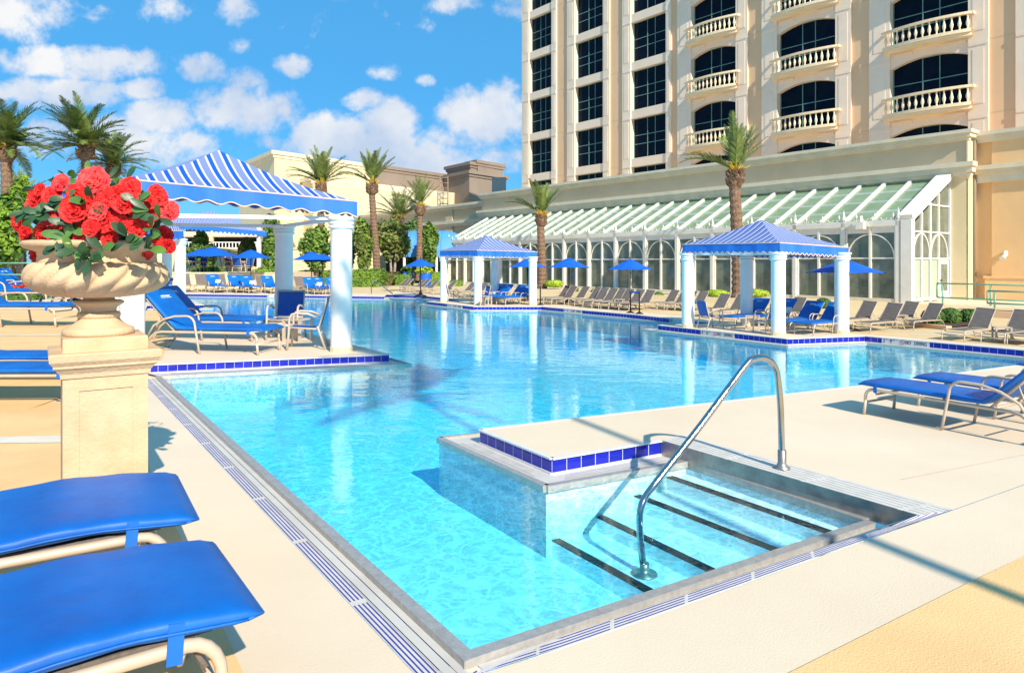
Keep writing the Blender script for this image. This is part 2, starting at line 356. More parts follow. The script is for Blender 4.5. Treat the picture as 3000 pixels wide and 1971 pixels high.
# ---- tile band, gutter, lips
b = MB(); ulen = 0
TH = -GZ-.015
for i in range(len(E)-1):
    a, c = E[i], E[i+1]; l = (c-a).length; k = max(1, round(l/.155))
    b.add([a+Vector((0,0,-.012)), Vector((a.x, a.y, -TH)), Vector((c.x, c.y, -TH)), c+Vector((0,0,-.012))], [(0, 1, 2, 3)], uv=[[(ulen, 1), (ulen, 0), (ulen+k, 0), (ulen+k, 1)]]); ulen += k
b.build('waterline_tiles', M['bluetile'])['kind'] = 'structure'
b = MB()
for i in range(len(E)-1):     # white nosing over the tiles and foot of the band
    a, c = E[i], E[i+1]; d = (c-a).normalized(); n = Vector((-d.y, d.x, 0))
    b.bar(a+Vector((0,0,-.004)), c+Vector((0,0,-.004)), .05, .016)
    b.bar(Vector((a.x, a.y, -TH-.008)), Vector((c.x, c.y, -TH-.008)), .03, .018)
b.build('tile_nosing', M['grout'])['kind'] = 'structure'
b = MB()
for i in range(len(E)-1):
    a, c, c2, a2 = [Vector((p.x, p.y, GZ)) for p in (E[i], E[i+1], W_[i+1], W_[i])]
    l = (c-a).length/1.5; b.add([a, a2, c2, c], [(0, 1, 2, 3)], uv=[[(0, 1), (0, 0), (l, 0), (l, 1)]])
g_ = b.build('gutter_ledge', M['gutter']); g_['kind'] = 'structure'
b = MB()
for i in (0, 1, len(E)-2):     # slotted part of the gutter on the near islands
    a, c, c2, a2 = [Vector((p.x, p.y, GZ+.004)) for p in (E[i], E[i+1], W_[i+1], W_[i])]
    def mixp(s_, t_): return (a.lerp(c, s_)).lerp(a2.lerp(c2, s_), t_)
    s0, s1 = (.12, .93) if i != 0 else (.04, .88)
    l = (c-a).length; b.add([mixp(s0, .22), mixp(s0, .62), mixp(s1, .62), mixp(s1, .22)], [(0, 1, 2, 3)], uv=[[(0, 1), (0, 0), (1, 0), (1, 1)]])
M['slotted'] = grate_mat('slotted_ledge', (.66,.62,.56), (.22,.20,.18), 3, .4, .55)
b.build('gutter_slots', M['slotted'])['kind'] = 'structure'
b = MB()
n = len(WAT)
for i in range(n-1):
    a, c = WAT[i], WAT[i+1]
    if i >= len(W_)-1: continue
    z = GZ+.012; wd = .07 if i in (0, 1, len(W_)-2) else .05
    b.bar(Vector((a.x, a.y, z-.02)), Vector((c.x, c.y, z-.02)), wd, .06)
# left and front lips (broad steel)
def lipstrip(p, q, nn_, w0, w1, z, zo):
    p0, q0 = p+nn_*w0, q+nn_*w0; p1, q1 = p+nn_*w1, q+nn_*w1
    for v in (p0, q0, p1, q1): v.z = z
    b.add([p0, q0, q1, p1], [(0, 1, 2, 3)]); b.add([p1, q1, Vector((q1.x, q1.y, zo)), Vector((p1.x, p1.y, zo))], [(0, 1, 2, 3)])
    b.add([p0, q0, Vector((q0.x, q0.y, z-.07)), Vector((p0.x, p0.y, z-.07))], [(0, 1, 2, 3)])
lipstrip(P0-dL*.075, PL, nL, 0, .075, GZ+.012, LOW-.01)
PBx = PB+dF*.03
lipstrip(P0-dF*.075, PBx, nF, 0, .075, GZ+.0125, LOW-.01)
b.build('steel_lip', M['lip'])['kind'] = 'structure'
b = MB()
def gquad(p, q, nn_, w0, w1, z, u_):
    p0, q0 = p+nn_*w0, q+nn_*w0; p1, q1 = p+nn_*w1, q+nn_*w1
    for v in (p0, q0, p1, q1): v.z = z
    b.add([p0, q0, q1, p1], [(0, 1, 2, 3)], uv=[[(0, 0), (u_, 0), (u_, 1), (0, 1)]])
LL = (PL-P0).length
gquad(P0-dL*.25, PL+dL*.1, nL, .19, GLO, LOW+.004, LL/1.05)
b.UV = dict(b.UV)
fi_ = Fi; ua = 0
Fi2 = [P0+nF*.09]+Fi; Fo2 = [P0+nF*.20]+Fo
for v in (Fi2[0], Fo2[0]): v.z = LOW
Fi2.append(gp(2690,1509)); Fo2.append(cornerR)
for i in range(len(Fi2)-1):
    l = (Fi2[i+1]-Fi2[i]).length/.52
    up = Vector((0,0,.003)); b.add([Fi2[i]+up, Fo2[i]+up, Fo2[i+1]+up, Fi2[i+1]+up], [(0, 1, 2, 3)], uv=[[(ua, 0), (ua, 1), (ua+l, 1), (ua+l, 0)]]); ua += l
b.build('drain_grate', M['grate'])['kind'] = 'structure'
b = MB()   # white channel between steel lip and grate with its two black slots
for w0, w1 in ((.075, .118), (.124, .178), (.184, .19)):
    p0, q0, q1, p1 = P0-dL*.2+nL*w0, PL+dL*.1+nL*w0, PL+dL*.1+nL*w1, P0-dL*.2+nL*w1
    for v in (p0, q0, q1, p1): v.z = LOW+.006
    b.add([p0, q0, q1, p1], [(0, 1, 2, 3)])
Lq = [P0+nF*.075]+[P0+dF*t+nF*.075 for t in (.6, 1.3, 2, 2.7, PB.x*0+(PBx-P0).length)]
for i in range(len(Lq)-1):
    a, c = Lq[i], Lq[i+1]; 
    def onF(p): 
        t_ = (p-P0).dot(dF); k = min(range(len(Fi2)-1), key=lambda j: abs((Fi2[j]-P0).dot(dF)-t_) if j < len(Fi2) else 9)
        best = None
        for j in range(len(Fi2)-1):
            ta, tb = (Fi2[j]-P0).dot(dF), (Fi2[j+1]-P0).dot(dF)
            if ta <= t_ <= tb+1e-6: return Fi2[j].lerp(Fi2[j+1], (t_-ta)/(tb-ta))
        return Fi2[0] if t_ < 0 else Fi2[-2]
    a1, c1 = onF(a), onF(c); za = (a1.z+GZ)/2-.01; zc = (c1.z+GZ)/2-.01
    a0 = Vector((a.x, a.y, min(GZ-.03, GZ))); c0_ = Vector((c.x, c.y, GZ-.03))
    b.add([a0, a1+Vector((0,0,.002)), c1+Vector((0,0,.002)), c0_], [(0, 1, 2, 3)])
b.build('gutter_channel', M['gutter'])['kind'] = 'structure'
b = MB()
p0, q0, q1, p1 = P0-dL*.3+nL*.05, PL+dL*.1+nL*.05, PL+dL*.1+nL*.195, P0-dL*.3+nL*.195
for v in (p0, q0, q1, p1): v.z = LOW-.002
b.add([p0, q0, q1, p1], [(0, 1, 2, 3)]); b.build('drain_channel', M['slot'])['kind'] = 'structure'
# ---- stair bay: grating on its back edge, steel side panel
b = MB(); gi0, gi1, go0, go1 = gp(1937,1289,.004), gp(2692,1509,.004), gp(1998,1273,.004), gp(2793,1492,.004)
b.add([gi0, gi1, go1, go0], [(0, 1, 2, 3)], uv=[[(0, 0), (3.2, 0), (3.2, 1), (0, 1)]]); b.build('stair_grating', M['whitegrate'])['kind'] = 'structure'
b = MB(); k1 = gp(2620,1538,-.15)
pb = [Vector((gi0.x, gi0.y, GZ)), Vector((gi1.x+.02, gi1.y+.02, GZ))]
b.add([gi0, gi1, pb[1], pb[0]], [(0, 1, 2, 3)])
dA = (gi1-gi0).normalized(); nA = Vector((dA.y, -dA.x, 0)); nA = nA if nA.x < 0 else -nA
c0_, c1_ = [Vector((p.x, p.y, GZ-.035)) for p in pb]; e0, e1 = W_[0].copy(), PB.copy()
b.add([c0_, c1_, Vector((e1.x, e1.y, GZ-.035)), Vector((e0.x, e0.y, GZ-.035))], [(0, 1, 2, 3)])
b.build('stair_side_panel', M['steel'])['kind'] = 'structure'
b = MB(); b.bar(Vector((e0.x, e0.y, GZ-.02))-nA*.05, Vector((e1.x, e1.y, GZ-.02))-nA*.05, .10, .07); b.build('stair_lip', M['lip'])['kind'] = 'structure'
# ---- basin
FL = -.76
b = MB(); b.poly([Vector((p.x, p.y, FL)) for p in WAT]);
for i in range(len(WAT)):
    a, c = WAT[i], WAT[(i+1) % len(WAT)]
    b.add([Vector((a.x, a.y, GZ-.02)), Vector((c.x, c.y, GZ-.02)), Vector((c.x, c.y, FL)), Vector((a.x, a.y, FL))], [(0, 1, 2, 3)])
b.build('pool_basin', M['poolwall'])['kind'] = 'structure'
# ---- steps with black nosings
ST = [(((1941,1395),(2433,1567)), -.26), (((1828,1443),(2269,1617)), -.38), (((1724,1504),(2090,1683)), -.50), (((1603,1576),(1897,1739)), -.62)]
b = MB(); bn = MB(); prev = (W_[0], PB)
wl0, wl1 = W_[1], W_[0]
for (pa, pc), z in ST:
    a, c = gp(*pa, z), gp(*pc, z); d = (c-a).normalized(); c = c+d*.10; a2 = a-d*.06
    q0, q1 = prev
    for lst in (b,): lst.add([Vector((q0.x, q0.y, z)), Vector((q1.x, q1.y, z)), Vector((c.x, c.y, z)), Vector((a2.x, a2.y, z))], [(0, 1, 2, 3)])
    zr = z-.125 if z > -.6 else FL
    b.add([Vector((a2.x, a2.y, z)), Vector((c.x, c.y, z)), Vector((c.x, c.y, zr)), Vector((a2.x, a2.y, zr))], [(0, 1, 2, 3)])
    nn_ = Vector((d.y, -d.x, 0)); nn_ = nn_ if nn_.x > 0 else -nn_
    bn.bar(a+nn_*.04+Vector((0,0,.003)), c+nn_*.04+Vector((0,0,.003)), .08, .012)
    prev = (a2, c)
b.build('pool_steps', M['poolwall'])['kind'] = 'structure'
bn.build('step_nosings', M['black'])['kind'] = 'structure'
# ---- water
def water_mat():
    m = bpy.data.materials.new('pool_water'); m.use_nodes = True; nt_ = m.node_tree; nt_.nodes.clear(); ln = nt_.links
    def nd(t, **k): return mnode(m, t, **k)
    def mt(op, a, bb=None, cl=False):
        q = nd('ShaderNodeMath', operation=op, use_clamp=cl)
        for i, x in enumerate((a, bb)):
            if x is None: continue
            if isinstance(x, (int, float)): q.inputs[i].default_value = x
            else: ln.new(x, q.inputs[i])
        return q.outputs[0]
    t = nd('ShaderNodeTexCoord')
    def nz(sc_, det, map_=(1, 1, 1), dist=0):
        mp = nd('ShaderNodeMapping'); mp.inputs['Scale'].default_value = map_; ln.new(t.outputs['Object'], mp.inputs[0])
        q = nd('ShaderNodeTexNoise'); q.inputs['Scale'].default_value = sc_; q.inputs['Detail'].default_value = det; q.inputs['Distortion'].default_value = dist; ln.new(mp.outputs[0], q.inputs['Vector']); return q.outputs[0]
    h = mt('ADD', mt('MULTIPLY', nz(1.6, 2, (.55, 1.3, 1)), .7), mt('ADD', mt('MULTIPLY', nz(7, 3, (.7, 1.1, 1), .6), .16), mt('MULTIPLY', nz(22, 2), .035)))
    bp = nd('ShaderNodeBump'); bp.inputs['Strength'].default_value = 1; bp.inputs['Distance'].default_value = .012; ln.new(h, bp.inputs['Height'])
    geo = nd('ShaderNodeNewGeometry')
    dt = nd('ShaderNodeVectorMath', operation='DOT_PRODUCT'); ln.new(bp.outputs[0], dt.inputs[0]); ln.new(geo.outputs['Incoming'], dt.inputs[1])
    ca = mt('ABSOLUTE', dt.outputs['Value']); sch = mt('ADD', .025, mt('MULTIPLY', .90, mt('POWER', mt('SUBTRACT', 1, ca, True), 4.8)))
    # caustic light painted as a fine bright web into the surface's transparent colour
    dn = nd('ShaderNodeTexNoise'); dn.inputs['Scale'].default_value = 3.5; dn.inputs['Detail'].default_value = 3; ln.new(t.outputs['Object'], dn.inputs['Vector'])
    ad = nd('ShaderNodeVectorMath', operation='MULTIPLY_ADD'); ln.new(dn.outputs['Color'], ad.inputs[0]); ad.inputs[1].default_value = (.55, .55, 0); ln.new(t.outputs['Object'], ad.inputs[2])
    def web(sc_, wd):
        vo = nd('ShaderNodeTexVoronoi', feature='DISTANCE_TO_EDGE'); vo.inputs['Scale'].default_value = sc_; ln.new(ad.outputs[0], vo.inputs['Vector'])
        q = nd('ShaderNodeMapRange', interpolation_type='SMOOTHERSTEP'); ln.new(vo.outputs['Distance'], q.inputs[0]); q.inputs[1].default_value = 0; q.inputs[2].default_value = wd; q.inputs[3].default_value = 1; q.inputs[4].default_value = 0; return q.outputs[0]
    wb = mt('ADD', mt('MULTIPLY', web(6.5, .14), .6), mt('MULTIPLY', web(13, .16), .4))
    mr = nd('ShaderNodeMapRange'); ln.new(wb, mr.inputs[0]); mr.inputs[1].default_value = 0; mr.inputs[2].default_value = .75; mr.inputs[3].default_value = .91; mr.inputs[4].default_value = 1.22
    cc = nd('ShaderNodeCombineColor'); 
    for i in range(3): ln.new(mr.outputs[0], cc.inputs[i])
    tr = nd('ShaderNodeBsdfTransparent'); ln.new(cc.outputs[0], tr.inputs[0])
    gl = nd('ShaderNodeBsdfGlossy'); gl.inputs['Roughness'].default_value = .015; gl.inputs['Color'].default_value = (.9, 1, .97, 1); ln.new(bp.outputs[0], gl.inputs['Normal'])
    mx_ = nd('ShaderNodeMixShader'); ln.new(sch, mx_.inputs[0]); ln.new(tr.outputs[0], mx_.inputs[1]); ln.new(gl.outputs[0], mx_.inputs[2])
    va = nd('ShaderNodeVolumeAbsorption'); va.inputs['Color'].default_value = (.17, .88, .98, 1); va.inputs['Density'].default_value = .86
    o_ = nd('ShaderNodeOutputMaterial'); ln.new(mx_.outputs[0], o_.inputs[0]); ln.new(va.outputs[0], o_.inputs[1]); return m
M['water'] = water_mat()
b = MB(); zt, zb = GZ-.012, FL-.3
top = [Vector((p.x, p.y, zt)) for p in WAT]; bot = [Vector((p.x, p.y, zb)) for p in WAT]
b.poly(top); b.poly(bot, flip=True)
ar = sum(WAT[i].x*WAT[(i+1) % len(WAT)].y-WAT[(i+1) % len(WAT)].x*WAT[i].y for i in range(len(WAT)))
for i in range(len(WAT)):
    j = (i+1) % len(WAT); f = [top[i], bot[i], bot[j], top[j]]
    b.add(f if ar > 0 else f[::-1], [(0, 1, 2, 3)])
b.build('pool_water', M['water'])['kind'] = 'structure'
# ============================================================ buildings
M['stucco'] = mat('tan_stucco', (.68,.53,.34), .85, c2=(.62,.48,.30), scale=.6, bump=.15, bscale=40)
M['stuccopink'] = mat('tower_stucco', (.86,.55,.32), .85, c2=(.80,.51,.29), scale=.25, bump=.1, bscale=20)
M['trim'] = mat('white_trim', (.92,.74,.57), .7, c2=(.87,.69,.52), scale=.8)
M['cornice'] = mat('cream_cornice', (.78,.68,.50), .75, c2=(.68,.60,.44), scale=1.4, streak=(1, 1, .3))
M['balcony'] = mat('cream_balcony', (.90,.74,.50), .7, c2=(.84,.68,.45), scale=2)
M['yellowwall'] = mat('cream_wall', (.78,.66,.42), .85, c2=(.74,.61,.38), scale=.3)
M['orangewall'] = mat('orange_stucco', (.84,.55,.27), .85, c2=(.78,.49,.24), scale=.5, bump=.2, bscale=30)
M['darkwall'] = mat('brown_and_shade_wall', (.30,.23,.18), .85, c2=(.26,.20,.155), scale=.3)  # brown penthouse colour, also painting tower shade on the cream building
M['green'] = mat('green_mullion', (.13,.27,.23), .5, scale=3)
M['greenrail'] = mat('green_railing', (.20,.42,.28), .45, scale=3)
def glass_mat(name, c, rough=.03, c2=None):
    m = mat(name, c, rough, 0, scale=1.5, c2=c2 or [x*.6 for x in c], spec=.6); return m
M['towerglass'] = glass_mat('dark_tower_glass', (.006,.010,.022)); M['towerglass'].node_tree.nodes['Principled BSDF'].inputs['Specular IOR Level'].default_value = .07
M['glassdark'] = glass_mat('grey_green_glass', (.19,.22,.17), .05, (.10,.125,.10))
M['whiteframe'] = mat('white_frame', (.84,.80,.72), .5, c2=(.76,.72,.63), scale=2)
M['mint'] = mat('mint_panel', (.42,.55,.40), .6, scale=1)
def roofglass():
    m = mat('roof_glazing', (.36,.52,.33), .08, c2=(.26,.42,.26), scale=.8); b = m.node_tree.nodes['Principled BSDF']; b.inputs['Alpha'].default_value = .7; return m
M['roofglass'] = roofglass()
FD = Vector((-1591/2050, 1, 0)).normalized()     # along the facades, away from the viewer
FN = Vector((-FD.y, FD.x, 0))                    # toward the pool
if FN.x > 0: FN = -FN
def onfac(C, u):                                 # the point of facade line X+.776Y=C seen at column u
    k = (u-1500)/FOC; Y = C/(k+1591/2050); return Vector((k*Y, Y, 0))
CG, CW, CT = 41.49, 47.2, 56.0
# ---------- hotel tower
tower = thing('hotel_tower', 'tall tan and white hotel tower with dark windows and arched balconies', 'building', onfac(CT, 1529))
T0 = onfac(CT, 1529); toff = Vector(tower.location)
def tl(s_, z, out_=0): return T0-FD*s_+FN*out_+Vector((0,0,z))-toff   # s grows toward the viewer
def su(u): return (T0-onfac(CT, u)).dot(FD)
ZT = 36.0; S_END = su(3000)+14
def facbox(mb, s0, s1, z0, z1, d0, d1, m=0):
    P = [tl(s0, z0, d0), tl(s1, z0, d0), tl(s1, z0, d1), tl(s0, z0, d1)]; Q = [p+Vector((0,0,z1-z0)) for p in P]
    mb.add(P+Q, [(0, 1, 2, 3), (7, 6, 5, 4), (4, 5, 1, 0), (5, 6, 2, 1), (6, 7, 3, 2), (7, 4, 0, 3)], False, m)
FZ, FH = 14.62, 4.07
colsu = [(1549,1615,0),(1683,1766,0),(1847,1950,0),(2024,2155,1),(2276,2447,1),(2607,2836,1)]
cols = [(su(a), su(c), k) for a, c, k in colsu]
b = MB(); facbox(b, -.02, S_END, 0, ZT, -22, -.62); b.build('wall', M['stuccopink'], tower)
b = MB()
pieces = [(0, cols[0][0]-.25)]
panels = [(1629,1661),(1785,1823),(1965,1984),(2190,2231),(2493,2546),(2896,2975)]
tb = MB()
for a, c in panels: facbox(tb, su(a), su(c), 0, ZT, -.62, -.12)
for a, c in panels:
    for k in range(-1, 6):
        pass
tb.build('wall_panel', M['stuccopink'], tower)
# white pilasters between window columns and panels, each with a raised frame per storey
edges = [(0, cols[0][0]), (cols[0][1], su(1629)), (su(1661), cols[1][0]), (cols[1][1], su(1785)), (su(1823), cols[2][0]), (cols[2][1], su(1965)), (su(1984), cols[3][0]), (cols[3][1], su(2190)), (su(2231), cols[4][0]), (cols[4][1], su(2493)), (su(2546), cols[5][0]), (cols[5][1], su(2896)), (su(2975), S_END)]
for a, c in edges:
    b = MB(); facbox(b, a, c, 0, ZT, -.618, 0)
    n_ = 7
    wd = min(c-a, 2.2); 
    for k in range(-2, 5):
        z0 = FZ+k*FH
        facbox(b, a+.22*wd, a+.78*wd, z0+.05, z0+3.1, 0, .02)
        facbox(b, a+.02, a+wd-.02, z0+3.3, z0+3.5, 0, .03)
    b.build('pilaster', M['trim'], tower)
for s0, s1, k in cols:
    if k: continue
    for f in range(-2, 6):
        b = MB(); facbox(b, s0, s1, FZ+f*FH-.72, FZ+f*FH, -.618, -.08); b.build('spandrel', M['trim'], tower)
for s0, s1, kind in cols:
    wd = s1-s0
    for f in range(-2, 5):
        z0 = FZ+f*FH; z1 = z0+3.35
        fb = MB(); t = .05; d0, d1 = -.50, -.42
        facbox(fb, s0, s0+t*1.3, z0, z1, d0, d1); facbox(fb, s1-t*1.3, s1, z0, z1, d0, d1); facbox(fb, s0, s1, z0, z0+t, d0, d1); facbox(fb, s0, s1, z1-t, z1, d0, d1)
        for q in (.40, .62): facbox(fb, s0+wd*q-t/2, s0+wd*q+t/2, z0, z1, d0, d1+.004)
        for q in (.36, .58): facbox(fb, s0, s1, z0+3.35*q-t/2, z0+3.35*q+t/2, d0, d1-.004)
        wo = fb.build('window', M['green'], tower)
        g = MB(); P = [tl(s0, z0, -.46), tl(s1, z0, -.46), tl(s1, z1, -.46), tl(s0, z1, -.46)]; g.add(P, [(0, 1, 2, 3)]); g.build('pane', M['towerglass'], wo)
        if kind:
            # arched head filling the corners, spandrel panel and balcony above it
            ab = MB(); n_ = 10; zs = z1-.42
            for i in range(n_):
                a0, a1 = i/n_, (i+1)/n_
                h0 = zs+.42*(1-(2*a0-1)**2); h1 = zs+.42*(1-(2*a1-1)**2)
                sa, sb = s0+wd*a0, s0+wd*a1; zt_ = z0+FH-.02
                F_ = [tl(sa, h0, -.10), tl(sb, h1, -.10), tl(sb, zt_, -.10), tl(sa, zt_, -.10)]; B_ = [p-FN*.5 for p in F_]
                ab.add(F_+B_, [(0, 1, 2, 3), (0, 4, 5, 1), (7, 6, 5, 4)])
            facbox(ab, s0+wd*.03, s0+wd*.30, z1+.22, z1+.42, -.1, -.03); facbox(ab, s0+wd*.70, s0+wd*.97, z1+.22, z1+.42, -.1, -.03)
            ab.build('arch', M['trim'], tower)
            zb_ = z0+FH+.0
            bb = MB(); rr_ = MB(); bal = MB(); n_ = 14; ov = .28
            def cv(a): return tl(s0-ov+(wd+2*ov)*a, 0, .35+.42*math.sin(math.pi*a)**.8 if 0 < a < 1 else .35)
            for i in range(n_):
                p, q = cv(i/n_), cv((i+1)/n_)
                for z2, z3, o_ in ((zb_-.02, zb_+.16, .0), (zb_-.20, zb_-.03, -.12)):
                    dd_ = FN*o_
                    vs = [p+dd_+Vector((0,0,z2)), q+dd_+Vector((0,0,z2)), q+dd_+Vector((0,0,z3)), p+dd_+Vector((0,0,z3))]
                    ip = tl(s0-ov+(wd+2*ov)*i/n_, 0, -.1); iq = tl(s0-ov+(wd+2*ov)*(i+1)/n_, 0, -.1)
                    vs += [ip+Vector((0,0,z2)), iq+Vector((0,0,z2)), iq+Vector((0,0,z3)), ip+Vector((0,0,z3))]
                    bb.add(vs, [(0, 1, 2, 3), (4, 5, 1, 0), (3, 2, 6, 7)])
                rr_.bar(p-FN*.09+Vector((0,0,zb_+1.04)), q-FN*.09+Vector((0,0,zb_+1.04)), .20, .14)
            for a in (0, 1):
                p = cv(a); rr_.bar(p+Vector((0,0,zb_+1.04)), p-FN*.4+Vector((0,0,zb_+1.0398)), .18, .139)
            bo = bb.build('balcony', M['balcony'], tower); rr_.build('rail', M['balcony'], bo)
            nb = round((wd+2*ov)/.36)
            for i in range(nb):
                p = cv((i+.5)/nb)-FN*.10
                bal.lathe([(.05,.16),(.05,.22),(.035,.27),(.085,.42),(.095,.52),(.06,.68),(.035,.82),(.05,.88),(.05,.98)], 8, p+Vector((0,0,zb_)), cap=False)
            bal.build('balusters', M['balcony'], bo)
b = MB()
for k in range(-2, 6):
    for a, c in panels: facbox(b, su(a)+.02, su(c)-.02, FZ+k*FH-.55, FZ+k*FH-.52, -.125, -.112)
b.build('storey_joint', M['stucco'], tower)
# ---------- podium wall with two cornices
W0 = onfac(CW, 2834); W1 = onfac(CW, 1412); W2v = onfac(CW-0, 1042)
podium = thing('podium_building', 'long cream and tan podium wall with stepped cornices in front of the hotel tower', 'building', W0)
def lens(p): return (p-W0).dot(FD)
def facb(mb, o, s0, s1, z0, z1, d0, d1, m=0, base=None):
    P = [o*0+FD*s0+FN*d0, FD*s1+FN*d0, FD*s1+FN*d1, FD*s0+FN*d1]; P = [p+Vector((0,0,z0)) for p in P]; Q = [p+Vector((0,0,z1-z0)) for p in P]
    mb.add(P+Q, [(3, 2, 1, 0), (4, 5, 6, 7), (0, 1, 5, 4), (1, 2, 6, 5), (2, 3, 7, 6), (3, 0, 4, 7)], False, m)
O = Vector((0,0,0)); LEN = lens(W1)
b = MB(); facb(b, O, 0, LEN, 0, 7.75, -12, 0); b.build('wall', M['stucco'], podium)
b = MB()
facb(b, O, -.42, LEN+.2, 6.28, 6.50, 0, .55); facb(b, O, -.34, LEN+.2, 6.02, 6.28, 0, .42); facb(b, O, -.24, LEN+.2, 5.86, 6.02, 0, .30); facb(b, O, -.10, LEN, 5.72, 5.86, 0, .12)
b.build('lower_cornice', M['cornice'], podium)
b = MB()
facb(b, O, -.30, LEN+.2, 7.88, 8.04, -.6, .40); facb(b, O, -.22, LEN+.2, 7.70, 7.88, -.6, .28); facb(b, O, -.12, LEN+.1, 7.56, 7.70, -.1, .14)
b.build('parapet_cornice', M['cornice'], podium)
b = MB(); facb(b, O, -.06, .9, 0, 5.72, 0, .10); facb(b, O, -.06, -.001, 0, 7.56, -.9, .10); b.build('corner_pilaster', M['yellowwall'], podium)
b = MB(); b.tube([FD*-.02*0+FD*(-.12)+FN*(-.55)+Vector((0,0,0)), FD*(-.12)+FN*(-.55)+Vector((0,0,7.6))], .07, 8); b.build('downpipe', M['darkwall'], podium)
# far stretch, slightly set back and lower
b = MB(); L2 = lens(onfac(CW, 1030))
facb(b, O, LEN, LEN+40, 0, 7.2, -10, -.8); b.build('far_wall', M['stucco'], podium)
b = MB(); facb(b, O, LEN+.21, LEN+40, 7.25, 7.5, -1.4, -.35); facb(b, O, LEN+.21, LEN+40, 7.0, 7.25, -1.2, -.55); facb(b, O, LEN+.01, LEN+40, 5.6, 5.9, -1, -.45); facb(b, O, LEN+.01, LEN+40, 5.35, 5.6, -1, -.6); b.build('far_cornice', M['cornice'], podium)
for s_ in (LEN+6, LEN+16, LEN+26):
    b = MB(); facb(b, O, s_, s_+1.2, 0, 7.0, -.8, -.62); b.build('far_pilaster', M['stucco'], podium)
# ---------- orange annex on the right
AX = onfac(CW+1.1, 2846); annex = thing('orange_annex', 'orange stucco annex wall at the right end of the podium', 'building', AX)
b = MB(); facb(b, O, -30, 2.2, 0, 7.8, -10, 0); b.build('wall', M['orangewall'], annex)
sa = (onfac(CW+1.1, 2909)-AX).dot(FD)
b = MB(); facb(b, O, -30, sa, 0, 5.55, 0, .16); facb(b, O, -30, sa, 6.3, 7.5, 0, .16); b.build('raised_wall', M['orangewall'], annex)
b = MB()
for z0, z1, d in ((6.15, 6.35, .50), (5.95, 6.15, .38), (5.55, 5.95, .27), (7.78, 7.95, .42), (7.6, 7.78, .32), (7.46, 7.6, .24)): facb(b, O, -30.05, 2.1, z0, z1, -.1 if z0 < 7 else -.5, d)
b.build('cornice', M['cornice'], annex)
b = MB(); facb(b, O, -30, sa+.25, .0, 1.05, .1, .26); facb(b, O, -30, sa+.3, 1.05, 1.15, .1, .30); b.build('plinth', M['orangewall'], annex)
lp = onfac(CW+1.1, 2950); sl = (lp-AX).dot(FD); zl = zat(750, lp.y)
wl = thing('wall_lamp', 'small white floodlight fixed high on the orange annex wall', 'lamp', lp+FN*.16+Vector((0,0,zl)))
b = MB(); b.box(FN*.05+Vector((0,0,.12)), (.16,.10,.22)); b.build('bracket', M['whiteframe'], wl)
b = MB(); b.tube([FN*.10+Vector((0,0,.0)), FN*.34+Vector((0,0,-.08)), FN*.46+Vector((0,0,-.12))], [.07,.10,.12], 12); b.build('lamp_head', M['whiteframe'], wl)
b = MB(); b.tube([FN*.02+Vector((0,0,.1)), FN*.12+Vector((0,0,.02))], .035, 8); b.build('arm', M['whiteframe'], wl)
# ---------- conservatory
G0 = onfac(CG, 2632); cons = thing('glass_conservatory', 'long white framed conservatory with sloping green glazed roof and arched windows', 'conservatory', G0)
NB = 15; BW = 1.95*FD.y**-1; DEP = 4.5; EH = 3.55; RH = 5.82; GL = NB*BW
def gl_(s_, z, d=0): return FD*s_+FN*d+Vector((0,0,z))
def gbar(mb, s0, z0, d0, s1, z1, d1, w_, h_): mb.bar(gl_(s0, z0, d0), gl_(s1, z1, d1), w_, h_, up=FN)
b = MB(); facb(b, O, 0, GL, 0, .16, -.12, .06); b.build('sill', M['cornice'], cons)
b = MB(); facb(b, O, -.02, GL, EH-.12, EH+.10, -.16, .10); facb(b, O, -.02, GL, EH-.42, EH-.12, -.12, .0); b.build('eaves_beam', M['whiteframe'], cons)
b = MB(); b.add([gl_(0, .16, -.06), gl_(GL, .16, -.06), gl_(GL, EH-.3, -.06), gl_(0, EH-.3, -.06)], [(3, 2, 1, 0)]); b.build('glass_wall', M['glassdark'], cons)
b = MB(); facb(b, O, .2, GL, 0, 3.3, -DEP+.1, -DEP+.4)
b.build('inner_wall', M['mint'], cons)
for i in range(NB+1):
    b = MB(); facb(b, O, i*BW-.09, i*BW+.09, 0, EH+.12, -.10, .10); facb(b, O, i*BW-.17, i*BW-.10, 0, EH-.12, -.10, .03); facb(b, O, i*BW+.10, i*BW+.17, 0, EH-.12, -.10, .03)
    po = b.build('post', M['whiteframe'], cons)
    b = MB(); b.lathe([(.05,0),(.05,.05),(.09,.10),(.11,.16),(.06,.30),(.02,.48),(.003,.60)], 8, gl_(i*BW, EH+.12, .0)); b.build('finial', M['whiteframe'], po)
arc_m = MB()
for i in range(NB):
    b = MB(); s0 = i*BW; sm = s0+BW/2; cz_ = 1.98; rad = BW/2-.17
    facb(b, O, sm-.05, sm+.05, .16, EH-.12, -.07, .05)
    facb(b, O, s0+.17, sm-.05, cz_-.035, cz_+.035, -.07, .0); facb(b, O, sm+.05, s0+BW-.17, cz_-.035, cz_+.035, -.07, .0)
    n_ = 16; zz = EH-.47-cz_
    pts = [gl_(sm-rad*math.cos(math.pi*k/n_), cz_+zz*math.sin(math.pi*k/n_), -.02) for k in range(n_+1)]
    for k in range(n_): b.bar(pts[k], pts[k+1], .05, .06, up=FN)
    b.build('arched_window', M['whiteframe'], cons)
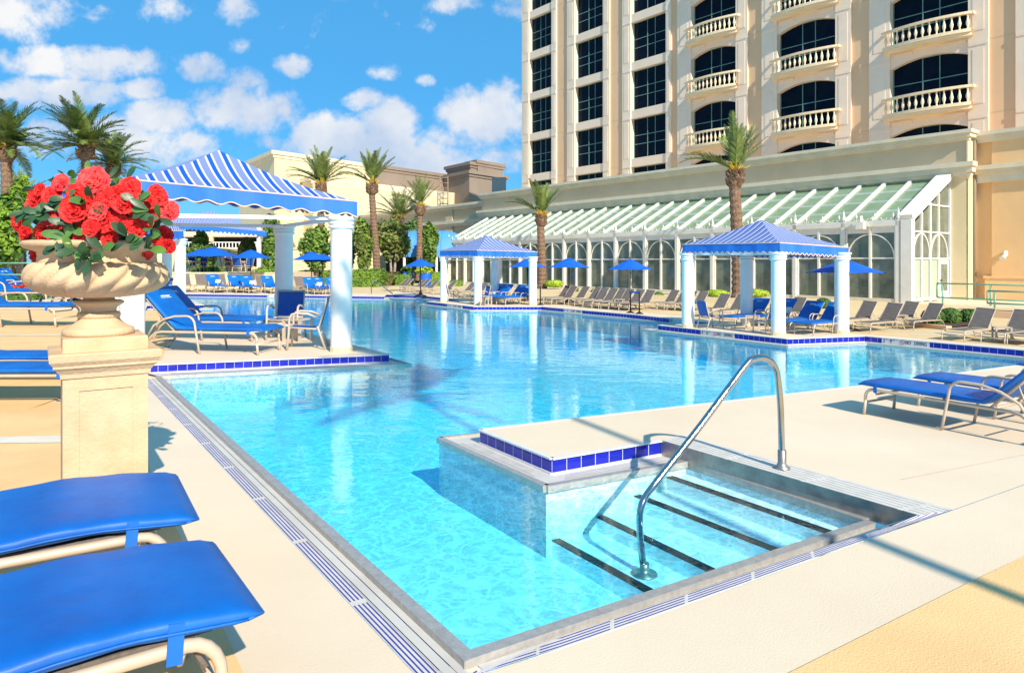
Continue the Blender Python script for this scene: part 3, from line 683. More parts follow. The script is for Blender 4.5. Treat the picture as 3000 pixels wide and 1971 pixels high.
# ironwork crest along the eaves
b = MB()
for i in range(NB*6):
    s_ = (i+.5)*BW/6; o_ = gl_(s_, EH+.16, .04)
    b.tube([o_+FD*(-.13)+Vector((0,0,.10)), o_+FD*(-.09)+Vector((0,0,.02)), o_+Vector((0,0,.0)), o_+FD*.09+Vector((0,0,.02)), o_+FD*.13+Vector((0,0,.10))], .022, 4, cap=False)
    if i % 2 == 0: b.lathe([(.018,0),(.018,.12),(.06,.18),(.02,.26),(.002,.34)], 5, o_, cap=False)
facb(b, O, 0, GL, EH+.10, EH+.145, .02, .06); b.build('iron_cresting', M['whiteframe'], cons)
# roof
NR = NB*2
for i in range(NR+1):
    b = MB(); s_ = i*BW/2; b.bar(gl_(s_, EH+.10, -.02), gl_(s_, RH+.10, -DEP), .14, .18, up=FN+Vector((0,0,1))); b.build('rafter', M['whiteframe'], cons)
b = MB()
for q in (.26, .50, .74):
    z_, d_ = EH+(RH-EH)*q+.06, -DEP*q; b.bar(gl_(0, z_, d_), gl_(GL, z_, d_), .09, .09)
b.bar(gl_(0, RH+.16, -DEP+.06), gl_(GL, RH+.16, -DEP+.06), .14, .12); b.build('purlins', M['whiteframe'], cons)
b = MB(); b.add([gl_(0, EH+.05, -.0), gl_(GL, EH+.05, 0), gl_(GL, RH+.05, -DEP), gl_(0, RH+.05, -DEP)], [(3, 2, 1, 0)]); b.build('roof_glazing', M['roofglass'], cons)
b = MB()
for i in range(NR): facb(b, O, (i+.25)*BW/2, (i+.75)*BW/2, 3.32, 3.42, -3.6, -1.2)
facb(b, O, .1, GL, 3.18, 3.30, -DEP+.4, -.2); b.build('ceiling', M['mint'], cons)
# gable end
s_ = -.30
b = MB(); b.bar(gl_(s_, EH+.20, .02), gl_(s_, RH+.22, -DEP), .62, .30, up=FN+Vector((0,0,1))); b.build('gable_verge', M['whiteframe'], cons)
b = MB(); facb(b, O, -.60, -.14, 0, EH+.14, -.22, .12); b.build('corner_pier', M['whiteframe'], cons)
b = MB(); e = -.42
b.add([gl_(e, .14, -.2), gl_(e, .14, -DEP), gl_(e, RH-.2, -DEP), gl_(e, EH-.2, -.2)], [(0, 1, 2, 3)]); b.build('gable_glass', M['glassdark'], cons)
b = MB(); e = -.45
for q in (.07, .275, .48, .685, .97):
    d_ = -DEP*q; h_ = EH+(RH-EH)*q-.1; b.bar(gl_(e, 0, d_), gl_(e, h_, d_), .12, .10, up=FD)
for z_, q0 in ((1.96, .0), (3.18, .0), (4.45, .42)): b.bar(gl_(e, z_, -DEP*max(q0, .07)), gl_(e, z_, -DEP*.97), .06, .07)
for q0, q1 in ((.07, .48), (.48, .93)):
    c_ = -(q0+q1)/2*DEP; rad = (q1-q0)/2*DEP-.06; n_ = 14
    pts = [gl_(e, 1.96+1.15*math.sin(math.pi*k/n_), c_+rad*math.cos(math.pi*k/n_)) for k in range(n_+1)]
    for k in range(n_): b.bar(pts[k], pts[k+1], .06, .06, up=FD)
b.bar(gl_(e, .12, -.2), gl_(e, .12, -DEP), .10, .14); b.build('gable_frame', M['whiteframe'], cons)
b = MB()
for q0, q1 in ((.10, .25), (.30, .455), (.50, .66)): b.add([gl_(e+.015, .2, -DEP*q0), gl_(e+.015, .2, -DEP*q1), gl_(e+.015, 1.9, -DEP*q1), gl_(e+.015, 1.9, -DEP*q0)], [(0, 1, 2, 3)])
b.build('mint_blind', M['mint'], cons)
b = MB(); dq0, dq1 = -DEP*.70, -DEP*.93
b.add([gl_(e-.04, .02, dq0), gl_(e-.04, .02, dq1), gl_(e-.04, 1.9, dq1), gl_(e-.04, 1.9, dq0)], [(0, 1, 2, 3)]); do = b.build('door', M['whiteframe'], cons)
b = MB(); b.add([gl_(e-.05, .45, dq0-.15), gl_(e-.05, .45, dq1+.15), gl_(e-.05, 1.72, dq1+.15), gl_(e-.05, 1.72, dq0-.15)], [(0, 1, 2, 3)]); b.build('door_glass', M['glassdark'], do)
b = MB(); b.box(gl_(e-.08, .95, dq0-.08), (.06,.06,.08)); b.build('handle', M['black'], do)
for s_, z_, nm in ((BW*.62, EH-.06, 'white box speaker hung under the conservatory eaves'),):
    o = MB(); o.box((0,0,0), (.34,.30,.34), rz=math.atan2(FD.y, FD.x)); o.box((0,0,.28), (.12,.12,.3)); tag(o.build('box_speaker', M['whiteframe'], None, G0+gl_(s_, z_, .28)), nm, 'speaker')
# ---------- pale building far behind, left
YB = 90.0; cb = at(804, 441, YB); cb.z = 0; far = thing('far_building', 'large cream building behind the palms with a flat roof and a brown penthouse', 'building', cb)
RD = Vector((.77, 1, 0)).normalized(); LD = Vector((-.57, .82, 0)).normalized()
def fb_(mb, o, a, c, z0, z1, off=0, m=0):
    pass
def prism(mb, pts, z0, z1, m=0):
    n = len(pts); vs = [Vector((p.x, p.y, z0)) for p in pts]+[Vector((p.x, p.y, z1)) for p in pts]
    mb.add(vs, [tuple(range(n))[::-1], tuple(range(n, 2*n))]+[(i, (i+1) % n, n+(i+1) % n, n+i) for i in range(n)], False, m)
hh = zat(441, YB)
def blk(name, p, rl, ll, z1, mt_, z0=0, corn=True, cm='cornice'):
    b = MB(); q = [p, p+RD*rl, p+RD*rl+LD*ll, p+LD*ll]; prism(b, q, z0, z1-.9 if corn else z1); o = b.build(name, mt_, far)
    if corn:
        b = MB(); c_ = (q[0]+q[2])/2
        for za, zb2, g in ((z1-.9, z1-.5, .25), (z1-.5, z1, .6)): prism(b, [v+(v-c_).normalized()*g for v in q], za, zb2)
        b.build('roof_cornice', M[cm], far)
    return q
blk('wall', Vector((0,0,0)), 38, 18, hh, M['yellowwall'])
p2 = Vector((RD.x, RD.y, 0))*4+Vector((2.4,-2.8,0)); blk('wall', p2, 40, 4, hh-3.3, M['yellowwall'], corn=True)
p3 = Vector((RD.x, RD.y, 0))*6.5+Vector((3.6,-4.2,0)); 
blk('dark_block', RD*16.5+Vector((.25,-.3,0)), 26, 14, hh+.06, M['darkwall'], z0=0, cm='darkwall')  # brown block paints the tower's cast shadow over the cream wall
pd_ = at(1375, 515, 108)-cb; pd_.z = 0
blk('dark_block', pd_, 9, 10, hh-.2, M['darkwall'], cm='darkwall')
pt = at(1378, 510, 112)-cb; pt.z = 0; blk('penthouse', pt, 8, 7.5, zat(474, 112), M['darkwall'], z0=5, cm='darkwall')
pt2 = at(1400, 510, 113)-cb; pt2.z = 0; blk('penthouse', pt2, 6.5, 3, zat(469, 113), M['darkwall'], z0=5, cm='darkwall')
b = MB(); q = at(1462, 560, 100)-cb; q.z = zat(548, 100); b.box(q, (2.0,1.6,2.6)); b.tube([q+Vector((0,0,-2)), q], .2, 6); b.build('roof_vent', M['steel'], far)
b = MB(); q = at(1303, 500, 109)-cb
for dx in (-.6,.6): b.tube([Vector((q.x+dx, q.y-1.2, 6)), Vector((q.x+dx, q.y-1.2, 15))], .08, 5)
for k in range(12): b.tube([Vector((q.x-.6, q.y-1.2, 6+k*.8)), Vector((q.x+.6, q.y-1.2, 6+k*.8))], .06, 4)
b.build('ladder', M['darkwall'], far)
# ---------- barrel awning at the far end of the conservatory
M['awnblue'] = mat('awning_blue', (.09,.34,.80), .65, c2=(.07,.29,.72), scale=1)
YA = 62.0; aw = thing('barrel_awning', 'blue barrel shaped entrance awning at the far end of the conservatory', 'awning', at(1275, 780, YA))
aw.location.z = 0
xl = (1196-1275)/FOC*YA; xr = (1300-1275)/FOC*YA; zt_ = zat(676, YA); zb_ = zat(742, YA)
b = MB(); n_ = 10; ring = []
cols_ = 14
for j in range(cols_+1):
    x = xl+(xr-xl)*j/cols_; pull = 2.4
    ring.append([Vector((x, -pull*math.sin(math.pi/2*k/n_), zb_+(zt_-zb_)*math.cos(math.pi/2*k/n_))) for k in range(n_+1)])
for r_ in ring: pass
b.loft(ring, closed=False, caps=False, sm=False)
for sg_, xo in ((1, xr), (-1, xl)):
    rg = [[Vector((xo+sg_*(-p.y)*math.sin(math.pi/2*j/5), p.y*math.cos(math.pi/2*j/5), p.z)) for p in ring[0]] for j in range(6)]
    b.loft(rg, closed=False, caps=False, sm=False)
b.build('canopy', M['awnblue'], aw)
b = MB()
for j in range(16):
    x = xl-.6+(xr-xl+1.8)*j/16; b.add([Vector((x, -2.42, zb_)), Vector((x+(xr-xl+1.8)/16, -2.42, zb_)), Vector((x+(xr-xl+1.8)/16*.85, -2.42, zb_-.35)), Vector((x+(xr-xl+1.8)/16*.15, -2.42, zb_-.35))], [(0, 1, 2, 3)])
b.build('valance', M['awnblue'], aw)
b = MB()
for r_ in ring[::2]: b.tube([p+Vector((0,-.01,.01)) for p in r_], .03, 4, cap=False)
for j in (1,2,3,4): b.tube([Vector((xl-(-p.y)*math.sin(math.pi/2*j/5), p.y*math.cos(math.pi/2*j/5), p.z+.01)) for p in ring[0]], .03, 4, cap=False)
b.build('ribs', M['awnblue'], aw)
b = MB()
for x in (xl, xr-.4): b.tube([Vector((x, -2.3, 0)), Vector((x, -2.3, zb_))], .12, 8)
b.build('support_post', M['trim'], aw)
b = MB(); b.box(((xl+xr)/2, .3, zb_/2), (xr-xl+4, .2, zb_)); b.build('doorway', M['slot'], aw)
# ============================================================ furniture
M['frame'] = mat('taupe_frame', (.62,.50,.38), .42, .05, c2=(.54,.43,.32), scale=5)
M['pad'] = mat('blue_vinyl_pad', (.0,.155,.57), .5, c2=(.0,.10,.43), scale=2.5, bump=.55, bscale=7, spec=.5)
def weave(m, sc_=260, st=.35):
    b = m.node_tree.nodes['Principled BSDF']; ln = m.node_tree.links
    t = mnode(m, 'ShaderNodeTexCoord'); c_ = mnode(m, 'ShaderNodeTexChecker'); c_.inputs['Scale'].default_value = sc_; ln.new(t.outputs['Object'], c_.inputs[0])
    bp = mnode(m, 'ShaderNodeBump'); bp.inputs['Strength'].default_value = st; bp.inputs['Distance'].default_value = .002; ln.new(c_.outputs[1], bp.inputs['Height'])
    old = b.inputs['Normal'].links
    if old: ln.new(old[0].from_socket, bp.inputs['Normal'])
    ln.new(bp.outputs[0], b.inputs['Normal'])
weave(M['pad'])
M['sling'] = mat('taupe_sling', (.20,.165,.14), .75, c2=(.13,.105,.09), scale=30, streak=(1, .15, 1))
M['bluesling'] = mat('navy_sling', (.012,.10,.42), .6, c2=(.008,.075,.34), scale=20)
M['white'] = mat('painted_white', (.84,.84,.82), .45, c2=(.78,.78,.76), scale=2)
M['colbase'] = mat('column_base', (.78,.66,.40), .7, scale=2)
M['awblue'] = mat('canopy_blue', (.018,.17,.62), .6, c2=(.014,.145,.55), scale=3, streak=(2, 2, .4))
M['piping'] = mat('peach_piping', (.80,.52,.38), .6)
M['umb'] = mat('umbrella_blue', (.0,.12,.62), .7, c2=(.0,.10,.54), scale=2)
M['pole'] = mat('dark_pole', (.03,.025,.025), .4, .3)
M['post'] = mat('black_post', (.02,.02,.022), .35, .2)
M['text'] = mat('white_print', (.80,.84,.88), .6)
def rot2(p, a): return (p[0]*math.cos(a)-p[1]*math.sin(a), p[0]*math.sin(a)+p[1]*math.cos(a))
def arcpts(c, r, a0, a1, n): return [(c[0]+r*math.cos(a0+(a1-a0)*k/n), c[1]+r*math.sin(a0+(a1-a0)*k/n)) for k in range(n+1)]
def pad_mesh(path, width, thick, seg=20, end=.06, quilt=None):
    b = MB(); rings = []; n = len(path); P = [Vector((p[0], 0, p[1])) for p in path]
    for i in range(n):
        t = (P[min(i+1, n-1)]-P[max(i-1, 0)]).normalized(); nrm = Vector((-t.z, 0, t.x)); 
        if nrm.z < 0 and abs(nrm.x) < .3: nrm = -nrm
        k = 1; 
        if i == 0 or i == n-1: k = .25
        elif i == 1 or i == n-2: k = .8
        if quilt and i in quilt: k *= .72
        w2 = width/2*(1 if k > .5 else .975); ring = []
        for j in range(seg):
            a = 2*math.pi*j/seg; c_, s_ = math.cos(a), math.sin(a)
            y = math.copysign(abs(c_)**.28, c_)*w2; h = math.copysign(abs(s_)**.75, s_)*thick/2*k*(1+.10*math.sin(i*1.7+j))
            ring.append(P[i]+nrm*h+Vector((0, y, 0)))
        rings.append(ring)
    b.loft(rings); return b
HX, SL, SH, BL = 1.46, 1.95, .33, .80       # hinge, length, seat height, back length
def rail_pts(y, bend=.10, x0=.03, x1=SL+.03):
    a = [(x0, 0), (x0+.02, SH-.14)]; a += arcpts((x0+.02+bend, SH-bend), bend, math.pi, math.pi/2, 5)
    a += [(x1-.32, SH)]; a += [(x1-.22, SH-.02), (x1-.14, SH-.08), (x1-.07, SH-.19), (x1+.05, 0)]
    return [(p[0], y, p[1]) for p in a]
def make_lounger(kind, ang, arms=True, width=.66):
    nm = {'blue': 'cushioned_lounger', 'taupe': 'sling_lounger'}[kind]
    t = thing(nm, 'lounger', 'lounger'); hw = width/2; tr = .019
    rp = rail_pts(hw)
    for s_ in (-1, 1):
        pts = [(p[0], s_*hw, p[2]) for p in rp]
        b = MB(); b.tube(pts[1:-1], tr, 8); b.build('side_rail', M['frame'], t)
        b = MB(); b.tube([pts[0], pts[1]], tr, 8); b.build('leg', M['frame'], t)
        b = MB(); b.tube([pts[-2], pts[-1]], tr, 8); b.build('leg', M['frame'], t)
    for x, z in ((.05, .16), (SL-.02, .12)):
        b = MB(); b.tube([(x, -hw, z), (x, hw, z)], .015, 6); b.build('cross_bar', M['frame'], t)
    b = MB(); b.tube([(.16, -hw, SH), (.16, -hw+.05, SH-.06), (.16, hw-.05, SH-.06), (.16, hw, SH)], .013, 6); b.build('cross_bar', M['frame'], t)
    b = MB(); b.tube([(HX+.02, -hw, SH), (HX+.02, hw, SH)], .015, 6); b.build('cross_bar', M['frame'], t)
    ca, sa = math.cos(ang), math.sin(ang)
    bx = lambda d, up_=0: (HX+d*ca-up_*sa, SH+.01+d*sa+up_*ca)
    hb = hw-.035
    b = MB()
    for s_ in (-1, 1): b.tube([(bx(0)[0], s_*hb, bx(0)[1]), (bx(BL)[0], s_*hb, bx(BL)[1])], .015, 6)
    b.tube([(bx(BL)[0], -hb, bx(BL)[1]), (bx(BL)[0], hb, bx(BL)[1])], .015, 6)
    b.build('back_frame', M['frame'], t)
    if ang > .2:
        b = MB(); m_ = bx(BL*.45); b.tube([(m_[0], -hb+.03, m_[1]), (HX+.36, -hb+.03, SH-.02), (HX+.36, hb-.03, SH-.02), (m_[0], hb-.03, m_[1])], .011, 5); b.build('back_stay', M['frame'], t)
    if arms:
        for s_ in (-1, 1):
            y = s_*(hw+.035)
            pr = [(.98, 0), (1.02, .22), (1.06, .44)]+arcpts((1.20, .44), .14, math.pi, math.pi*.5, 5)[1:]+[(1.40, .575), (1.58, .53), (1.76, .43), (1.90, SH-.12)]
            b = MB(); b.tube([(p[0], y, p[1]) for p in pr], .017, 8); b.build('armrest', M['frame'], t)
    if kind == 'blue':
        th = .075; o = SH+.02+th/2
        path = [(-.05, o-.02), (.0, o)]+[(x, o) for x in (.3, .6, .9, 1.2, HX-.08)]+[bx(.10, th/2+.02)]+[bx(d, th/2+.02) for d in (.3, .55, BL-.04, BL+.01)]
        pad_mesh(path, width+.02, th).build('cushion', M['pad'], t)
        for s_ in (-1, 1):
            b = MB(); b.bar((.18, s_*(hw+.012), SH+.07), (.19, s_*(hw+.024), SH-.03), .045, .006, up=(0, 1, 0)); b.build('strap', M['pad'], t)
        if ang > .2:
            b = MB()
            for k, (w_, h_) in enumerate(((.20, .030), (.24, .014))):
                for i in range(7):
                    c_ = bx(BL*.80-k*.035, th+.026); y = (i-3)*w_/7
                    b.box((c_[0], y, c_[1]), (h_*ca, w_/7*.72, h_*sa if sa > .3 else .01))
            b.build('stitched_lettering', M['text'], t)
    else:
        b = MB(); b.box((HX/2+.03, 0, SH+.006), (HX-.1, 2*hb+.03, .008)); b.build('seat_sling', M['sling'], t)
        b = MB(); b.bar((bx(.02)[0], 0, bx(.02)[1]), (bx(BL-.01)[0], 0, bx(BL-.01)[1]), 2*hb+.01, .008, up=(-sa, 0, ca)); b.build('back_sling', M['sling'], t)
    return t
protos = {}
ORD = ['first','second','third','fourth','fifth','sixth','seventh','eighth','ninth','tenth','eleventh','twelfth','thirteenth','fourteenth','fifteenth','sixteenth','seventeenth']
def place(maker, key, u, v, yaw, label, group, k=1.0, z=0.0, s=None, wide=1.0, cat=None):
    p = gp(u, v, z); sc_ = (lsc(u, v) if s is None else s)*k
    if key not in protos: protos[key] = o = maker()
    else: o = copy_tree(protos[key])
    a = R(90-yaw)                                  # local +X (foot to head) to compass yaw
    o.location = p; o.rotation_euler = (0, 0, a); o.scale = (sc_, sc_*wide, sc_)
    o['label'] = label
    if group: o['group'] = group
    elif 'group' in o: del o['group']
    if cat: o['category'] = cat
    return o
blue52 = lambda: make_lounger('blue', R(46)); taupe50 = lambda: make_lounger('taupe', R(50), arms=False)
taupe35 = lambda: make_lounger('taupe', R(40), arms=False); blueflat = lambda: make_lounger('blue', R(0.5), arms=False)
# --- right bank, from the glasshouse side row (foot end pixel)
T = [(1588,889),(1602,892.5),(1640,893),(1676,896),(1694,899),(1719,902.5),(1745,904),(1766,906),(1796,908.5),(1826,911),(1907,905),(1938,908),(1959,909.5),(1991,912)]
for i, (u, v) in enumerate(T):
    place(taupe50, 't50', u, v, 53, f'{ORD[i]} taupe lounger from the left in the row between middle and right cabanas', 'taupe sling loungers along the conservatory')
for (u, v, yw, lb) in ((2041,928,55,'taupe sling lounger with its foot beside the left column of the right cabana'), (2090,934,55,'taupe sling lounger behind the blue armchair of the right cabana'),
    (2262,943,56,'taupe sling lounger seen between the middle column and the blue loungers of the right cabana'),
    (2455,962,60,'taupe sling lounger half hidden by the rightmost column of the right cabana'), (2522,973,61,'taupe sling lounger standing clear just right of the right cabana'), (2590,957,60,'shaded taupe lounger set back against the conservatory corner'),
    (2650,966,63,'taupe sling lounger in front of the round boxwood bushes'), (2790,999,60,'taupe sling lounger nearest the right planter kerb, foot toward the pool'), (2906,1006,60,'taupe lounger second from the right edge of the photo'), (2985,1013,60,'taupe sling lounger cut off by the right edge of the photo')):
    place(taupe50, 't50', u, v, yw, lb, 'taupe sling loungers along the conservatory')
FT = [(1122,851.5,55),(1132,852.5,55),(1172,855,52),(1182,856.5,52),(1206,860.5,50),(1260,863.5,48),(1318,868.5,46),(1335,871,46),(1350,873.5,46),(1395,875.5,46)]
for i, (u, v, yw) in enumerate(FT):
    place(taupe35, 't35', u, v, yw, f'{ORD[i]} reclined taupe lounger from the left at the far end behind the middle cabana', 'reclined taupe loungers at the far end')
for i, (u, v) in enumerate(((610,854.5),(560,856),(668,855),(720,856),(790,856),(858,857),(905,857))):
    place(taupe50, 't50', u, v, -36, f'{ORD[i]} taupe lounger from the left in the far row seen through the near cabana', 'taupe sling loungers in the far row')
for i, (u, v) in enumerate(((647,858.5),(711,858.5),(748,859.5),(812,860.5),(938,863),(962,862),(1003,864))):
    place(blue52, 'b52', u, v, -36, f'{ORD[i]} blue lounger from the left in the far row behind the near cabana', 'blue loungers in the far row')
for i, (u, v) in enumerate(((1390,889),(1407,891),(1450,892.5),(1466,894))):
    place(blue52, 'b52', u, v, 47, f'{ORD[i]} blue cushioned lounger from the left under the small middle cabana', 'blue loungers under the middle cabana')
for u, v, lb in ((2128,960,'blue lounger half in shade left of the middle column in the right cabana'), (2216,957,'shaded blue lounger behind the armchair and middle column of the right cabana'),
    (2285,974,'blue lounger just right of the middle column in the right cabana'), (2353,981.5,'blue lounger beside the rightmost column of the right cabana, bare foot frame to the pool')):
    place(blue52, 'b52', u, v, 56, lb, 'blue loungers under the right cabana')
# --- near cabana pair, left stack
place(blue52, 'b52', 794, 1033, -80, 'nearest blue lounger under the striped near cabana with raised back and pale stripe print', 'blue loungers under the near cabana', k=1.17)
place(blue52, 'b52', 772, 995, -80, 'rear blue lounger under the striped near cabana, partly hidden by the nearer one', 'blue loungers under the near cabana', k=1.17)
LS = [(165,849,-80,1.15,'farthest blue lounger left of the urn, beside the green railing and roses'),(158,872,-82,1.2,'blue lounger second from the back left of the urn, back raised'),(170,896,-86,1.35,'blue lounger left of the urn whose foot ends under the fluted bowl'),(205,955,-88,1.3,'blue lounger left of the urn stem with thick rolled foot end'),(262,1118,-90,.95,'farther of two low blue loungers just behind the pedestal'),(268,1166,-91,.98,'nearer of two low blue loungers just behind the pedestal')]
for u, v, yw, k, lb in LS[:4]: place(blue52, 'b52', u, v, yw, lb, 'blue loungers left of the urn', k=k)
def thick_lounger():
    t = make_lounger('blue', R(.5), arms=False)
    for ch in [o for o in bpy.data.objects if o.parent == t and o.name.startswith('cushion')]: bpy.data.objects.remove(ch)
    b = MB(); th = .072; o = SH+.02+th/2; W_2 = .345; rings = []; seam = [[], []]; n_ = 46; sg = 40; r3 = random.Random(3)
    for i in range(n_+1):
        f = i/n_; x = -.075+2.35*f; e = min(1, (f*n_)/3.2); k = math.sqrt(max(0, 1-(1-e)**2))*.93+.07; ring = []
        zc = o-.022*max(0, 1-f*9)**1.3-.006*math.sin(f*23); wd = W_2*(1-.012*max(0, 1-e))+.003*math.sin(f*31)+.002*math.sin(f*71)
        for j in range(sg):
            a = 2*math.pi*j/sg; c_, s_ = math.cos(a), math.sin(a); y = math.copysign(abs(c_)**.34, c_)*wd; h = math.copysign(abs(s_)**.62, s_)*th/2*k
            edge = abs(c_)**2; h *= 1+.10*edge*math.sin(f*57+(1 if c_ > 0 else 2))+.04*math.sin(f*19+y*9)
            ring.append(Vector((x, y, zc+h)))
        rings.append(ring); seam[0].append(Vector((x, wd+.003, zc-.006))); seam[1].append(Vector((x, -wd-.003, zc-.006)))
    b.loft(rings); cu = b.build('cushion', M['pad'], t); b = MB()
    b.tube(seam[0][1:], .0045, 5); b.tube(seam[1][1:], .0045, 5); b.tube([seam[0][1], seam[0][0]+Vector((-.004,-.02,0)), seam[1][0]+Vector((-.004,.02,0)), seam[1][1]], .0045, 5); b.build('piping', M['pad'], cu)
    b = MB(); b.box((.62, 0, SH+.012), (1.1, .60, .01)); b.bar((.085, 0, SH-.09), (.15, 0, SH+.005), .58, .012, up=(1, 0, 1)); b.build('under_sling', M['sling'], t)
    return t
protos['thick'] = protos['thick0'] = thick_lounger()
for u, v, yw, k, lb in LS[4:]: place(blueflat, 'bflat', u, v, yw, lb, 'blue loungers left of the urn', k=k, z=-.1)
# --- foreground pair: cushion corner pixels given, thick pads
def fore(u0, v0, u1, v1, zt, lb, yawfix=None, ln=1.13):
    a, c = gp(u0, v0, zt), gp(u1, v1, zt); d = c-a; wd = Vector((d.x, d.y, 0)).length; m_ = (a+c)/2
    o = protos.pop('thick0') if 'thick0' in protos else copy_tree(protos['thick']); sc_ = (zt-LOW)/(.33+.02+.075); dirn = Vector((-d.y, d.x, 0)).normalized()
    if dirn.x > 0: dirn = -dirn
    ang = math.atan2(dirn.y, dirn.x)+(yawfix or 0); o.rotation_euler = (0, 0, ang)
    o.scale = (sc_, wd/.68, sc_*ln); o.location = Vector((m_.x, m_.y, LOW))+Vector((math.cos(ang), math.sin(ang), 0))*.12*sc_; o['label'] = lb; o['group'] = 'blue loungers in the near left corner'
    return o
fore(548, 1376, 606, 1506, .36, 'blue cushioned lounger directly in front of the stone pedestal, behind the corner one', R(1.5))
fore(658, 1579, 814, 1782, .36, 'largest blue cushioned lounger in the bottom left corner of the photo', R(0), 1.17)
# --- right foreground loungers (feet toward the pool, heads toward the viewer's right)
b70 = lambda: make_lounger('blue', R(46))
for u, v, lb in ((2569,1204,'nearest blue lounger on the right, foot end over the shaded cream deck'), (2722,1180,'blue lounger just behind the nearest one at the right edge'), (3010,1128,'blue lounger cut off by the right edge beyond the other two')):
    place(b70, 'b52', u, v, 148.5, lb, 'blue loungers at the right edge', k=1.0)
# --- armchairs
def make_chair():
    t = thing('sling_armchair', 'armchair', 'armchair'); hw = .29; sh = .40     # front toward +X
    for s_ in (-1, 1):
        y = s_*hw
        b = MB(); b.tube([(.30, y, 0), (.27, y, .30), (.26, y, .56), (.22, y, .63), (.14, y, .655), (-.06, y, .64), (-.20, y, .58)], .021, 8); b.build('front_leg', M['frame'], t)
        b = MB(); b.tube([(-.36, y, 0), (-.24, y, .35), (-.22, y, .42)], .021, 8); b.build('rear_leg', M['frame'], t)
    b = MB()
    for s_ in (-1, 1): b.tube([(.25, s_*.26, sh), (-.18, s_*.26, sh-.03), (-.25, s_*.26, sh+.03), (-.33, s_*.26, .70), (-.38, s_*.26, .93)], .016, 7)
    for x, z in ((.25, sh-.02), (-.37, .91), (-.24, sh)): b.tube([(x, -.27, z), (x, .27, z)], .014, 6)
    b.tube([(-.28, -hw, .30), (-.28, hw, .30)], .014, 6); b.tube([(.27, -hw, .33), (.27, hw, .33)], .014, 6)
    b.build('seat_frame', M['frame'], t)
    b = MB(); b.loft([[Vector((x, y, z-.02*(1-(y/.26)**2))) for y in (-.25, -.12, 0, .12, .25)] for x, z in ((.26, sh+.01), (.1, sh), (-.05, sh-.015), (-.2, sh-.02))], closed=False, caps=False); b.build('seat', M['bluesling'], t)
    b = MB(); b.loft([[Vector((x+.015*(1-(y/.26)**2)*-1, y, z)) for y in (-.25, -.12, 0, .12, .25)] for x, z in ((-.25, sh+.03), (-.30, .58), (-.34, .75), (-.38, .93))], closed=False, caps=False); b.build('backrest', M['bluesling'], t)
    return t
def chair(u, v, yaw, lb, grp=None, k=1.0, z=0): return place(make_chair, 'chair', u, v, yaw, lb, grp, k=k, z=z)
chair(838, 992, 178, 'blue sling armchair under the near cabana facing the viewer beside the loungers', 'armchairs under the near cabana', k=1.12)
chair(898, 1020, -100, 'blue sling armchair seen from the side against the front column of the near cabana', 'armchairs under the near cabana', k=1.08)
chair(478, 884, 170, 'dark blue armchair left of the front column of the second left cabana', 'armchairs of the second cabana')
chair(502, 888, -95, 'side-on armchair touching the front column of the second left cabana', 'armchairs of the second cabana')
chair(1322, 884, 60, 'blue armchair beside the left column of the small middle cabana', 'armchairs of the middle cabana')
chair(1412, 890, -120, 'blue armchair right behind the front column of the small middle cabana', 'armchairs of the middle cabana')
chair(2082, 962, 70, 'blue armchair beside the left column of the right cabana', 'armchairs of the right cabana')
chair(2246, 976, -110, 'blue armchair left of the middle column of the right cabana', 'armchairs of the right cabana')
# terrace chairs and tables far behind
TZ = 1.05
def tplace(mk, key, u, Y, yaw, lb, grp, s=1.15):
    if key not in protos: protos[key] = o = mk()
    else: o = copy_tree(protos[key])
    o.location = Vector(((u-1500)/FOC*Y, Y, TZ)); o.rotation_euler = (0, 0, R(90-yaw)); o.scale = (s, s, s); o['label'] = lb; o['group'] = grp; return o
for u, yw, lb in ((585, 200, 'farthest left blue chair on the terrace behind the hedge'), (575,110,'terrace chair turned side-on at the left table'), (664, 60, 'terrace chair left of the right hand table facing right'), (702, 10, 'terrace chair with its back square to the viewer'), (722, -60, 'terrace chair right of the right hand table')):
    tplace(make_chair, 'chair', u, 49.5, yw, lb, 'blue chairs on the raised terrace', 1.2)
def make_table(r=.5, h=.72):
    t = thing('round_table', 'table', 'table'); b = MB(); b.lathe([(r-.02,h-.03),(r,h-.02),(r,h),(r-.01,h+.005)], 24); b.build('tabletop', M['frame'], t)
    for k in range(4):
        a = R(45+90*k); b = MB(); b.tube([(r*.75*math.cos(a), r*.75*math.sin(a), h-.03), (r*.6*math.cos(a), r*.6*math.sin(a), .3), (r*.8*math.cos(a), r*.8*math.sin(a), 0)], .018, 6); b.build('leg', M['frame'], t)
    return t
tplace(make_table, 'table', 556, 49.8, 0, 'round terrace table at the left umbrella', 'round tables on the terrace'); tplace(make_table, 'table', 690, 50.5, 0, 'round terrace table between the three blue chairs', 'round tables on the terrace')
def make_side():
    t = thing('side_table', 'table', 'side table'); b = MB(); b.box((0,0,.46), (.46,.46,.025)); b.build('tabletop', M['frame'], t)
    for x in (-.2,.2):
        for y in (-.2,.2): b = MB(); b.box((x,y,.225), (.05,.05,.45)); b.build('leg', M['frame'], t)
    return t
for u, v, lb in ((1424,896,'small square side table right of the middle column in the small middle cabana'), (2205,966,'square side table before the blue loungers of the right cabana'), (872,998,'square side table behind the armchairs of the near cabana'), (2640,956,'square side table between taupe loungers by the boxwoods'), (1815,903,'square side table among taupe loungers left of the black posts'), (2935,1001,'square side table between the last taupe loungers on the right')):
    place(make_side, 'side', u, v, 20, lb, None)
